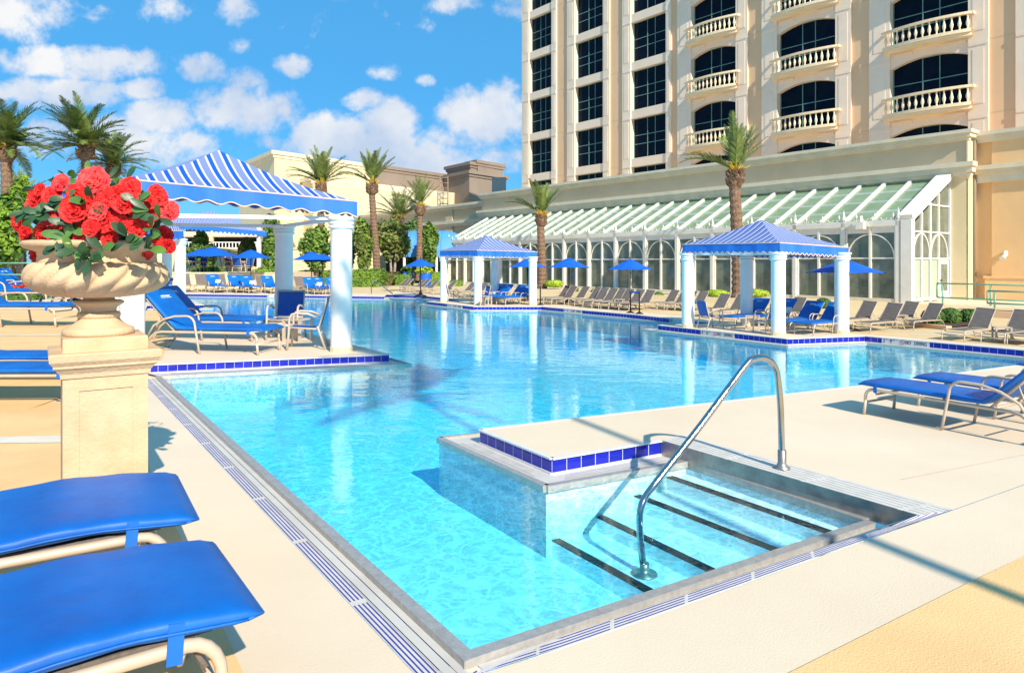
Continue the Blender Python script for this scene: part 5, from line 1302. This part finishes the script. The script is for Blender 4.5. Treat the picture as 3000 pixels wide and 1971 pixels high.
FLW = [(505,250,75),(300,370,75),(430,345,78),(640,340,85),(780,222,120),(890,370,85),(1080,290,92),(1310,350,82),(1400,480,85),(1050,400,105),(1150,470,75),(620,460,112),(430,545,65),(160,570,82),(215,665,62),(350,655,75),(800,480,85),(870,560,95),(690,660,85),(760,620,65),(820,720,62),(910,700,65),(1010,590,75),(1140,620,82),(1220,580,62),(1370,680,82),(1400,770,62),(340,830,98),(1160,830,98),(1275,510,48),(1255,410,50),(970,330,65),(480,650,60),(1290,735,52),(700,250,62),(330,300,50),(240,430,45),(980,480,60),(540,560,50),(730,380,60)]
for i, (fx, fy, fr_) in enumerate(FLW):
    u, v = fx*.3518, 450+fy*.3518; du, dv = (u-270)/230, (v-620)/150; q = max(0, 1-du*du-dv*dv)**.5
    Yd = UY-.05-.42*q+rnd.uniform(-.05, .04); p = at(u, v, Yd)-A0
    n = Vector((.35+du*.55, -(1.0+q), -dv*.6+.15))+Vector((rnd.uniform(-.4, .4), 0, rnd.uniform(-.35, .35)))
    bloom(p, n, fr_*.3518*.00251*1.0, M['petal'] if i % 4 else M['petal2'])
def leafquad(b, c, d, n, L_, W__, m=0):
    d = d.normalized(); s_ = d.cross(n).normalized(); n = s_.cross(d)
    P = []; 
    for f, w_ in ((0, .08), (.35, .75), (.65, 1.0), (.88, .65), (1, .05)):
        bend = -n*L_*.18*f*f
        P.append((c+d*L_*f+s_*W__*w_*.5+bend+n*W__*.10*w_, c+d*L_*f+bend, c+d*L_*f-s_*W__*w_*.5+bend+n*W__*.10*w_))
    vs = [q for t_ in P for q in t_]
    b.add(vs, [(3*i+j, 3*i+j+1, 3*i+3+j+1, 3*i+3+j) for i in range(4) for j in range(2)], True, m)
b = MB(); bs_ = MB()
for i in range(300):
    th = rnd.uniform(0, 2*math.pi); q = rnd.random()**.5; du, dv = q*math.cos(th), q*math.sin(th)
    u, v = 272+205*du, 632+118*dv
    if v > 712: v = 712-rnd.random()*40
    dz_ = max(0, 1-q*q)**.5; sgn = -1 if rnd.random() < .7 else 1
    p = at(u, v, UY+sgn*.38*dz_*rnd.uniform(.6, 1))-A0
    o = Vector((du, sgn*(.3+dz_), -dv+.1))+Vector((rnd.uniform(-.5, .5), rnd.uniform(-.4, .4), rnd.uniform(-.6, .3)))
    t1 = Vector((rnd.uniform(-1, 1), rnd.uniform(-1, .4), rnd.uniform(-1, .6)))
    leafquad(b, p, (t1+o*.5), o, rnd.uniform(.08, .125), rnd.uniform(.038, .056), 0 if rnd.random() < .8 else 1)
for x_, y_ in ((610,820),(640,800),(660,840),(520,700),(570,720),(1060,690),(1040,740),(1210,700),(1250,620),(230,480),(280,520),(330,500),(450,470),(560,380),(680,420),(760,410),(590,600),(640,570),(1240,470),(1230,790),(480,780),(860,800),(760,860),(740,880),(1140,400),(1330,540)):
    p = at(x_*.3518, 450+y_*.3518, UY-.45)-A0
    for k in range(3): leafquad(b, p, Vector((rnd.uniform(-1, 1), -.3, rnd.uniform(-.6, .6))), Vector((rnd.uniform(-.3, .3), -1, .4)), rnd.uniform(.10, .14), rnd.uniform(.05, .068), 0 if k else 1)
b.build('foliage', [M['leafd'], M['leafm']], az)
for i in range(26):
    a = rnd.uniform(0, 6.28); rr = rnd.uniform(.1, .45); q = Vector((rr*math.cos(a), rr*.6*math.sin(a), rnd.uniform(.05, .45))); bs_.tube([(0,0,-.05), q*.5+Vector((0,0,.08)), q], .006, 4, cap=False)
bs_.build('stems', M['stem'], az)
# ---- palms
M['trunk'] = mat('palm_trunk', (.30,.19,.12), .9, c2=(.11,.06,.04), scale=12, bump=.5, bscale=30)
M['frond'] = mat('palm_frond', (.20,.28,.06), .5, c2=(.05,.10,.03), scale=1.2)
M['frondy'] = mat('yellowish_palm_frond', (.30,.33,.08), .5, c2=(.16,.22,.05), scale=1.2)  # yellower leaf tone, mixed at random with the plain green
M['deadf'] = mat('dry_frond', (.30,.20,.09), .8, c2=(.18,.12,.05), scale=2)
M['yellow'] = mat('palm_blossom', (.75,.48,.04), .7, c2=(.50,.32,.03), scale=8)
def frond(b, o, az_, e0, Lf, droop, nl=24, wd=.20, twist=0):
    p = Vector(o); pts = [p.copy()]; n_ = 12; ds = Lf/n_; dirs = []
    for i in range(n_):
        f = i/n_; e = e0-droop*f**1.35; d = Vector((math.cos(e)*math.cos(az_), math.cos(e)*math.sin(az_), math.sin(e))); dirs.append(d); p = p+d*ds; pts.append(p.copy())
    dirs.append(dirs[-1]); b.tube(pts, [.03*(1-.85*i/n_)*Lf/2.5 for i in range(n_+1)], 4, cap=False)
    side = Vector((-math.sin(az_), math.cos(az_), 0))
    for k in range(nl):
        f = .14+.86*(k+.5)/nl; x = f*n_; i = min(int(x), n_-1); c = pts[i].lerp(pts[i+1], x-i); d = dirs[i]; up = side.cross(d)*-1
        if up.z < 0: up = -up
        ll = Lf*wd*math.sin(math.pi*min(1, .12+.88*f)**.8)**.6*rnd.uniform(.85, 1.1)+.02*Lf
        for s_ in (-1, 1):
            ld = (d*(.75+.5*f)+side*s_*(1-.25*f)+up*rnd.uniform(.15, .45)).normalized(); w_ = Lf*.013; tipd = ld*ll-Vector((0, 0, ll*.22*rnd.random()))
            b.add([c-d*w_, c+d*w_, c+tipd*.6+d*w_*.9, c+tipd, c+tipd*.6-d*w_*.9], [(0, 1, 2, 3, 4)], False, 0 if rnd.random() < .6 else 1)
def palm(u_top, v_top, Y, u_base, tpx, bpx, fpx, style, lb, v_base=None, grp='date palms round the pool'):
    zb_ = 0 if v_base is None else max(0, zat(v_base, Y)); top = at(u_top, v_top, Y); base = Vector(((u_base-1500)/FOC*Y, Y, zb_))
    t = thing('palm_tree', lb, 'palm tree', base, 0, 1, grp); h = (top-base); s_ = Y/FOC; r = tpx/2*s_; rb = bpx/2*s_; Lf = fpx*s_
    b = MB(); n_ = max(20, int(h.length/(r*.55))); rings = []; sg = 14
    for i in range(n_+1):
        f = i/n_; c = base*0+Vector((h.x*f+.12*r*math.sin(f*5), 0, h.z*f))
        rr = r*(1.18-.25*f)*(1+(.09 if i % 2 else -.05))
        if f < .06: rr *= 1+(.06-f)*4
        rings.append([c+Vector((rr*(1+.06*math.sin(7*(2*math.pi*k/sg)+i*math.pi))*math.cos(2*math.pi*k/sg), rr*(1+.06*math.sin(7*(2*math.pi*k/sg)+i*math.pi))*math.sin(2*math.pi*k/sg), 0)) for k in range(sg)])
    b.loft(rings, sm=False); tr_ = b.build('trunk', M['trunk'], t)
    b = MB(); H_ = rb*2.1; tp = Vector((h.x, 0, h.z))
    b.lathe([(r, -H_*.6), (rb*.9, -H_*.35), (rb, -.1*H_), (rb*.96, H_*.12), (rb*.6, H_*.45), (rb*.2, H_*.6)], 14, tp)
    for k in range(70):
        a = rnd.uniform(0, 6.28); z = rnd.uniform(-.5, .35)*H_; q = tp+Vector((rb*.85*math.cos(a), rb*.85*math.sin(a), z)); b.bar(q, q+Vector((math.cos(a)*.35*rb, math.sin(a)*.35*rb, .45*rb)), .25*rb, .12*rb)
    b.build('crown_boss', M['trunk'], t)
    b = MB(); o = tp+Vector((0,0,H_*.45))
    if style == 'full': L_ = [(rnd.uniform(0, 6.28), rnd.uniform(R(5), R(82)), rnd.uniform(.8, 1.08), rnd.uniform(.5, 1.2)) for _ in range(46)]+[(rnd.uniform(0, 6.28), rnd.uniform(R(-20), R(15)), rnd.uniform(.7, .95), rnd.uniform(.3, .9)) for _ in range(9)]
    elif style == 'up': L_ = [(rnd.uniform(0, 6.28), rnd.uniform(R(55), R(86)), rnd.uniform(.75, 1.05), rnd.uniform(.1, .6)) for _ in range(14)]+[(math.pi+rnd.uniform(-.25, .25), R(rnd.uniform(28, 48)), rnd.uniform(.9, 1.08), rnd.uniform(.6, 1.1)) for _ in range(4)]+[(rnd.uniform(-.3, .3), R(rnd.uniform(45, 65)), rnd.uniform(.75, .95), .3) for _ in range(2)]
    elif style == 'mid': L_ = [(rnd.uniform(0, 6.28), rnd.uniform(R(40), R(85)), rnd.uniform(.75, 1.05), rnd.uniform(.2, .7)) for _ in range(18)]+[(math.pi+rnd.uniform(-.3, .3), R(rnd.uniform(15, 45)), rnd.uniform(.85, 1.05), rnd.uniform(.5, 1.0)) for _ in range(5)]+[(rnd.uniform(-.4, .4), R(rnd.uniform(20, 55)), rnd.uniform(.75, .95), .5) for _ in range(5)]
    for a, e, l, dr in L_: frond(b, o, a, e, Lf*l, dr, 30 if fpx > 100 else 22)
    b.build('crown', [M['frond'], M['frondy']], t)
    if style != 'up':
        b = MB()
        for k in range(5): frond(b, o-Vector((0,0,H_*.3)), rnd.uniform(0, 6.28), rnd.uniform(-.7, -.1), Lf*rnd.uniform(.45, .7), rnd.uniform(.4, .9), 16)
        b.build('dead_fronds', [M['deadf'], M['deadf']], t)
    b = MB()
    for k in range(9):
        a = rnd.uniform(0, 6.28); e = rnd.uniform(.5, 1.2); q = o-Vector((0,0,H_*.2))
        for j in range(7):
            d = Vector((math.cos(a)*math.cos(e), math.sin(a)*math.cos(e), math.sin(e)))+Vector((rnd.uniform(-.3, .3), rnd.uniform(-.3, .3), rnd.uniform(-.4, .1))); b.bar(q, q+d*Lf*rnd.uniform(.14, .26), .018*Lf, .008*Lf)
    b.build('blossom', M['yellow'], t); return t
palm(20, 450, 40, 23, 29, 42, 165, 'full', 'tall date palm cut off by the left edge of the photo')
palm(250, 445, 44, 248, 20, 42, 150, 'full', 'tall full crowned palm standing highest above the red flowers')
palm(332, 500, 47, 332, 24, 34, 118, 'full', 'shorter dark palm just right of the tallest left palm')
palm(62, 600, 50, 62, 22, 30, 105, 'mid', 'small palm peeking out low between the two left palms')
palm(940, 552, 78, 942, 20, 30, 118, 'mid', 'palm crown rising behind the near cabana roof against the cream building')
palm(1090, 552, 56, 1106, 19, 31, 112, 'up', 'tall slim palm right of the near cabana front column, first in the pair')
palm(1170, 648, 66, 1172, 16, 24, 98, 'mid', 'short palm between the two slim palms at the far end')
palm(1231, 616, 53, 1226, 16, 28, 95, 'up', 'slim leaning palm beside the blue barrel awning', v_base=822)
palm(1585, 645, 47.5, 1588, 22, 31, 112, 'up', 'slim palm on the bank between the middle cabana and the conservatory', v_base=845)
palm(2154, 522, 34.8, 2164, 33, 46, 165, 'up', 'thick palm in front of the conservatory behind the right cabana', v_base=876)
# palm behind the viewer that throws its trunk and frond shade on the deck and the pool
# ---- leafy trees and shrubs
def leaf_mat(n, c, c2): return mat(n, c, .55, c2=c2, scale=1.3, spec=.3)
M['lf1'] = leaf_mat('light_green_leaf', (.20,.30,.045), (.10,.19,.03)); M['lf2'] = leaf_mat('green_leaf', (.10,.20,.035), (.045,.11,.02)); M['lf3'] = leaf_mat('olive_leaf', (.24,.24,.07), (.13,.15,.04))
M['lf4'] = leaf_mat('bright_shrub_leaf', (.24,.36,.03), (.12,.24,.02)); M['lf5'] = leaf_mat('russet_leaf', (.22,.15,.06), (.12,.12,.04)); M['bark'] = mat('pale_bark', (.42,.36,.28), .9, c2=(.25,.2,.15), scale=8); M['lime'] = leaf_mat('lime_leaf', (.50,.62,.05), (.32,.46,.03))
def leaves(b, c, rad, n, size, blobs=14, fill=.35, flat=1):
    B_ = []
    for _ in range(blobs):
        d = Vector((rnd.gauss(0, 1), rnd.gauss(0, 1), rnd.gauss(0, 1))).normalized()*rnd.uniform(.35, .78); B_.append((Vector((d.x*rad[0], d.y*rad[1], d.z*rad[2])), rnd.uniform(.26, .48)))
    B_.append((Vector((0,0,0)), .7))
    for _ in range(n):
        o, k = rnd.choice(B_); d = Vector((rnd.gauss(0, 1), rnd.gauss(0, 1), rnd.gauss(0, 1))).normalized(); q = rnd.uniform(.7, 1.08) if rnd.random() > fill else rnd.uniform(.2, .8)
        p = c+o+Vector((d.x*rad[0]*k*q, d.y*rad[1]*k*q, d.z*rad[2]*k*q)); nrm = (d+Vector((rnd.gauss(0, .6), rnd.gauss(0, .6), rnd.gauss(0, .6)+.3))).normalized()
        x, y, _z = basis(nrm); a = rnd.uniform(0, 6.28); e1 = (x*math.cos(a)+y*math.sin(a))*size*rnd.uniform(.7, 1.3); e2 = (-x*math.sin(a)+y*math.cos(a))*size*.55
        b.add([p-e1, p+e2, p+e1, p-e2], [(0, 1, 2, 3)], False, 0 if rnd.random() < .6 else 1)
def tree(u0, u1, v0, v1, Y, mats, lb, n=4200, size=.19, trunks=2, grp='leafy trees at the far end', name='leafy_tree', deep=.8):
    uc = (u0+u1)/2; vc = (v0+v1)/2; base = Vector(((uc-1500)/FOC*Y, Y, 0)); t = thing(name, lb, 'tree', base, 0, 1, grp); s_ = Y/FOC
    rx, rz = (u1-u0)/2*s_, (v1-v0)/2*s_; c = Vector((0, 0, zat(vc, Y)))
    b = MB(); leaves(b, c, (rx, rx*deep, rz), n, size); b.build('crown', [M[m_] for m_ in mats], t)
    for k in range(trunks):
        b = MB(); dx = (k-(trunks-1)/2)*rx*.35; b.tube([(dx*.3, 0, 0), (dx*.6, .1, c.z*.4), (dx, 0, c.z-rz*.2), (dx*1.8, .1, c.z+rz*.5)], [.14, .11, .09, .03], 7); b.build('trunk', M['bark'], t)
    return t
TREES = [(540,640,680,800,56,('lf2','lf1'),'green tree left of the cream railed building, behind the terrace umbrellas'),(695,756,684,800,58,('lf3','lf2'),'brownish green tree right of the cream railed building'),(750,862,640,790,57,('lf1','lf2'),'tree filling the gap left of the near cabana back column'),
 (856,985,652,788,56,('lf1','lf2'),'broad tree between the near cabana columns'),(960,1055,650,795,58,('lf2','lf1'),'tree hidden partly by the near cabana front column'),(1028,1106,642,800,56,('lf1','lf3'),'tree with darker gaps left of the tall slim palm'),
 (1096,1205,628,795,57,('lf3','lf1'),'widest olive green tree between the slim palms'),(1170,1245,645,800,62,('lf2','lf2'),'dark green tree behind the leaning slim palm'),(1222,1288,628,800,57.5,('lf1','lf2'),'tree touching the blue barrel awning'),
 (-60,92,560,800,38,('lf4','lf2'),'bushy bright green tree at the left edge below the palms'),(30,82,505,640,39,('lf4','lf1'),'narrow upright conifer like tree beside the leftmost palm'),(90,190,640,800,42,('lf2','lf1'),'dark tree behind the left flowers'),(-90,60,640,830,44,('lf2','lf2'),'tree at the far left behind the blue umbrellas')]
for a in TREES: tree(*a)
def hedge(u0, u1, vtop, vbot, depth, mats, lb, n=1800, size=.07, name='hedge', cat='hedge', grp='clipped hedges', z=0, round_=False, Y=None):
    Yb = Y or FOC*(EYE-z)/(vbot-HOR); uc = (u0+u1)/2; s_ = Yb/FOC; rx = (u1-u0)/2*s_; hz = (vbot-vtop)*s_; t = thing(name, lb, cat, Vector(((uc-1500)/FOC*Yb, Yb+depth/2, z)), 0, 1, grp)
    b = MB()
    if round_: b.lathe([(.01,0),(rx*.8,hz*.12),(rx*.92,hz*.45),(rx*.75,hz*.8),(rx*.3,hz*.96),(.01,hz*.98)], 16, cap=False)
    else:
        cs = [Vector((rx*(1-.06*(abs(math.cos(a)) > .9))*math.copysign(abs(math.cos(a))**.4, math.cos(a))*.95, depth/2*math.copysign(abs(math.sin(a))**.4, math.sin(a))*.95, 0)) for a in [2*math.pi*k/24 for k in range(24)]]
        b.loft([[p*k+Vector((0,0,hz*h_)) for p in cs] for k, h_ in ((1,0),(1,.75),(.93,.9),(.7,.96))])
    co = b.build('inner_growth', M[mats[1]], t); b = MB()
    for _ in range(n):
        if round_:
            d = Vector((rnd.gauss(0, 1), rnd.gauss(0, 1), rnd.gauss(0, 1))).normalized(); p = Vector((d.x*rx, d.y*rx, hz*.5+d.z*hz*.5))*1; nr = d
        else:
            x, y = rnd.uniform(-1, 1), rnd.uniform(-1, 1); f = rnd.random()
            if f < .55: p = Vector((x*rx, math.copysign(depth/2, -1)*rnd.uniform(.93, 1.05), rnd.random()*hz*.95)); nr = Vector((0, -1, .4))
            elif f < .85: p = Vector((x*rx*.97, y*depth/2, hz*(1+.05*math.sin(x*9)+rnd.uniform(-.05, .05)))); nr = Vector((0, 0, 1))
            else: p = Vector((math.copysign(rx, x), y*depth/2, rnd.random()*hz*.95)); nr = Vector((x, 0, .3))
        nr = (nr+Vector((rnd.gauss(0, .5), rnd.gauss(0, .5), rnd.gauss(0, .5)))).normalized(); x_, y_, _z = basis(nr); a = rnd.uniform(0, 6.28); e1 = (x_*math.cos(a)+y_*math.sin(a))*size*rnd.uniform(.7, 1.4); e2 = (-x_*math.sin(a)+y_*math.cos(a))*size*.6; p = p+nr*.02
        b.add([p-e1, p+e2, p+e1, p-e2], [(0, 1, 2, 3)], False, 0 if rnd.random() < .65 else 1)
    b.build('foliage', [M[m_] for m_ in mats], t); return t
hedge(1028, 1112, 793, 841, 3, ('lf4','lf2'), 'bright clipped hedge right of the near cabana front column', n=2600)
hedge(1108, 1160, 801, 837, 2.5, ('lf5','lf2'), 'brownish clipped hedge behind the far slim handrail', n=1800)
hedge(1158, 1200, 806, 838, 2.5, ('lf4','lf2'), 'green hedge right of the brownish one', n=1300)
hedge(970, 1030, 795, 836, 2.5, ('lf4','lf2'), 'low hedge behind the near cabana front column', n=1500)
hedge(862, 970, 795, 832, 2.5, ('lf4','lf2'), 'low hedge behind the blue loungers between the near cabana columns', n=2200)
hedge(738, 812, 788, 838, 2.5, ('lf4','lf2'), 'green shrub mass left of the near cabana back column', n=2200)
hedge(500, 745, 806, 842, 1.4, ('lf4','lf2'), 'low green hedge in front of the cream terrace wall', n=3200)
hedge(560, 640, 782, 802, 1.2, ('lf4','lf2'), 'small hedge on the terrace behind the blue chairs', n=900, Y=53, z=TZ-.1)
hedge(1236, 1292, 800, 838, 1.6, ('lf4','lf1'), 'shrubs beside the blue planter left of the middle cabana', n=1500)
hedge(1318, 1352, 812, 828, 1.2, ('lf4','lf2'), 'small shrub inside the middle cabana view, against the conservatory', n=700, Y=52)
hedge(1598, 1652, 832, 850, 1.0, ('lime','lf4'), 'bright lime shrub at the foot of the bank palm', n=1200, size=.09, round_=True, name='low_shrub', cat='shrub', grp='lime shrubs', Y=46.5, z=.15)
hedge(2080, 2140, 858, 876, 1.0, ('lime','lf4'), 'lime shrub left of the thick palm base', n=1200, size=.07, round_=True, name='low_shrub', cat='shrub', grp='lime shrubs', Y=34.2, z=.1)
hedge(2190, 2260, 858, 878, 1.0, ('lime','lf4'), 'lime shrub right of the thick palm base', n=1200, size=.07, round_=True, name='low_shrub', cat='shrub', grp='lime shrubs', Y=34.0, z=.1)
for u0, u1, vt, vb, Yq, lb in ((2395,2434,886,915,27.2,'small boxwood ball behind the right cabana corner column'),(2626,2664,909,938,23.2,'boxwood ball behind the shaded taupe lounger'),(2708,2764,906,956,19.8,'largest and leftmost of three boxwood balls by the ramp'),(2758,2814,908,955,20.1,'middle of three boxwood balls by the ramp'),(2815,2868,911,952,20.4,'rightmost of three boxwood balls by the ramp'),
    (1733,1758,858,874,39,'tiny boxwood behind the taupe loungers right of the lone umbrella pole'),(1757,1775,859,874,38.8,'second tiny boxwood touching the first behind the taupe loungers'),(1893,1920,864,885,34,'boxwood pair member just right of the black posts, left one'),(1915,1944,866,886,33.8,'boxwood right of its twin behind the taupe loungers'),(1678,1694,853,868,42,'small boxwood behind the first taupe loungers of the bank'),(1424,1450,842,862,44,'dark boxwood seen through the middle cabana')):
    hedge(u0, u1, vt, vb, .1, ('lf1' if u0 < 2000 else 'lf2','lf2'), lb, n=900, size=.045 if Yq < 30 else .06, name='boxwood', cat='shrub', grp='round boxwoods', round_=True, Y=Yq, z=max(0, zat(vb, Yq)))
# red rose bush far left
rb2 = hedge(-20, 100, 782, 820, 1.2, ('lf2','lf2'), 'red rose bush behind the green railing at the left', n=1500, size=.06, name='rose_bush', cat='shrub', grp=None, Y=33)
for k in range(70):
    p = Vector((rnd.uniform(-1, 1)*.95, -.65+rnd.uniform(-.05, .05), rnd.uniform(.3, .75))); b = MB()
    for j in range(4):
        nr = Vector((rnd.gauss(0, .6), -1, rnd.gauss(0, .6))).normalized(); x_, y_, z_ = basis(nr); b.add([p-x_*.07, p+y_*.07, p+x_*.07, p-y_*.07], [(0, 1, 2, 3)])
    b.build('rose', M['petal'], rb2)
# blue planter pots
for u, v, Yq, lb in ((1246, 829, 50, 'tall cobalt planter with lime foliage beside the leaning palm'), (1194, 823, 54, 'second cobalt planter in the shade left of the leaning palm')):
    t = thing('blue_planter', lb, 'planter', Vector(((u-1500)/FOC*Yq, Yq, 0)), 0, 1, 'cobalt planters'); b = MB(); b.lathe([(.28,0),(.42,.35),(.46,.8),(.36,1.0),(.38,1.05)], 20); b.build('pot', M['umb'], t)
    b = MB(); leaves(b, Vector((0,0,1.25)), (.75,.7,.42), 700, .10, 8); b.build('foliage', [M['lime'], M['lf4']] if u > 1200 else [M['lf2'], M['lf2']], t)
# garden lights by the boxwoods
M['verdigris'] = mat('verdigris_metal', (.10,.20,.19), .5, .4)
for u, v, lb in ((2794, 951, 'low dome garden light between the boxwood balls'), (2748, 945, 'pagoda garden light in front of the largest boxwood')):
    t = thing('garden_light', lb, 'garden light', gp(u, v), 0, .85, 'garden lights'); b = MB(); b.tube([(0,0,0),(0,0,.30)], .03, 8); b.build('stake', M['verdigris'], t); b = MB(); b.lathe([(.17,.30),(.15,.36),(.09,.41),(.01,.43)] if u > 2780 else [(.16,.34),(.06,.40),(.02,.44)], 18); b.build('hood', M['verdigris'], t)
# small glass lamps on the planter
# ---- depth markers with lettering
def text_mesh(s_, size, name, mt_, par, mw, ext=.001, sx=1):
    cu = bpy.data.curves.new(name, 'FONT'); cu.body = s_; cu.size = size; cu.extrude = ext; cu.align_x = 'CENTER'; cu.align_y = 'CENTER'; cu.offset = size*.012
    tmp = bpy.data.objects.new('t', cu); col.objects.link(tmp); bpy.context.view_layer.update(); dg = bpy.context.evaluated_depsgraph_get(); me = bpy.data.meshes.new_from_object(tmp.evaluated_get(dg)); bpy.data.objects.remove(tmp)
    me.materials.clear(); me.materials.append(mt_); me.name = name; o = bpy.data.objects.new(name, me); col.objects.link(o); o.parent = par; o.matrix_local = mw; return o
def marker(p0, p1, ft, inch, lb, full=True, sc_=1.0):
    a, c = gp(*p0), gp(*p1); best = None
    for i in range(len(E)-1):
        q0, q1 = E[i], E[i+1]; dd_ = (q1-q0).normalized(); ta, tc = (a-q0).dot(dd_), (c-q0).dot(dd_)
        err = (q0+dd_*ta-a).length+(q0+dd_*tc-c).length+(0 if -.3 < ta < (q1-q0).length+.3 else 9)
        if best is None or err < best[0]: best = (err, q0+dd_*ta, q0+dd_*tc)
    a, c = best[1], best[2]
    d = (c-a); l = d.length; d.normalize(); nz = Vector((0,0,1)); out_ = d.cross(nz)       # faces the water
    if out_.dot(Vector((0,0,0))-a) < 0: out_ = -out_
    t = thing('depth_marker', lb, 'depth marker', a+out_*.012, 0, 1, 'depth markers in the tile band'); h = TH-.012
    b = MB(); P = [Vector((0,0,-.010)), d*l+Vector((0,0,-.010)), d*l+Vector((0,0,-TH)), Vector((0,0,-TH))]; Q = [p+out_*.004 for p in P]
    b.add(P+Q, [(4, 5, 6, 7), (0, 1, 5, 4), (3, 2, 6, 7), (0, 4, 7, 3), (1, 5, 6, 2)]); b.build('plate', M['marktile'], t)
    X = d if out_.dot(d.cross(nz)) > 0 else -d; rot = Matrix((X, nz, X.cross(nz))).transposed().to_4x4(); sgn = 1 if X.dot(d) > 0 else -1
    def put(s_, f, size, mt_, dz=0): 
        pos = d*(l*(f if sgn > 0 else 1-f))+out_*.006+Vector((0,0,-TH/2-.004+dz)); text_mesh(s_, size, 'lettering', mt_, t, Matrix.Translation(pos)@rot@Matrix.Diagonal((.74, 1, 1, 1)))
    hh_ = TH*.95*sc_
    put(ft, .05, hh_, M['letter']); put('FT', .105, hh_*.34, M['letter'], TH*.25); put(inch, .20, hh_, M['letter']); put('IN', .265, hh_*.34, M['letter'], TH*.25)
    if full:
        put('NO', .565, hh_*.86, M['letter']); put('DIVING', .82, hh_*.86, M['letter'])
        ce = d*(l*(.45 if sgn > 0 else .55))+out_*.007+Vector((0,0,-TH/2)); b = MB(); n_ = 20; r1 = TH*.36
        pts_ = [ce+X*r1*math.cos(2*math.pi*k/n_)+nz*r1*math.sin(2*math.pi*k/n_) for k in range(n_+1)]
        for k in range(n_): b.bar(pts_[k], pts_[k+1], .004, TH*.07, up=out_)
        b.bar(ce+X*r1*.7+nz*r1*-.7, ce-X*r1*.7+nz*r1*.7, .004, TH*.07, up=out_); b.build('prohibition_sign', M['letred'], t)
    return t
marker((2048,965.8), (2152,975.9), '4', '0', 'white 4 FT 0 IN no diving marker on the right cabana island')
marker((2587,988.2), (2727,1000.4), '3', '9', 'white 3 FT 9 IN no diving marker on the right bank')
marker((1960,932.2), (2000,936.0), '4', '0', 'white depth marker partly hidden by the right cabana left column', full=False)
marker((1655,903.6), (1706,908.3), '4', '0', 'small white no diving marker on the bank right of the middle cabana')
marker((1309,889.7), (1357,894.4), '4', '0', 'white marker on the middle cabana island left of its front column')
marker((783,864.1), (803,864.4), '3', '9', 'tiny white 3 FT 9 IN marker on the far tile row', full=False)

# the palm that stands behind the viewer
yp = palm(1500, -155, 24, 1500, 9, 22, 260, 'mid', 'date palm on the deck behind the viewer, known by its shade on deck and pool')
yp.location = (6.9, -4.6, 0); yp.rotation_euler = (0, 0, 1.1)
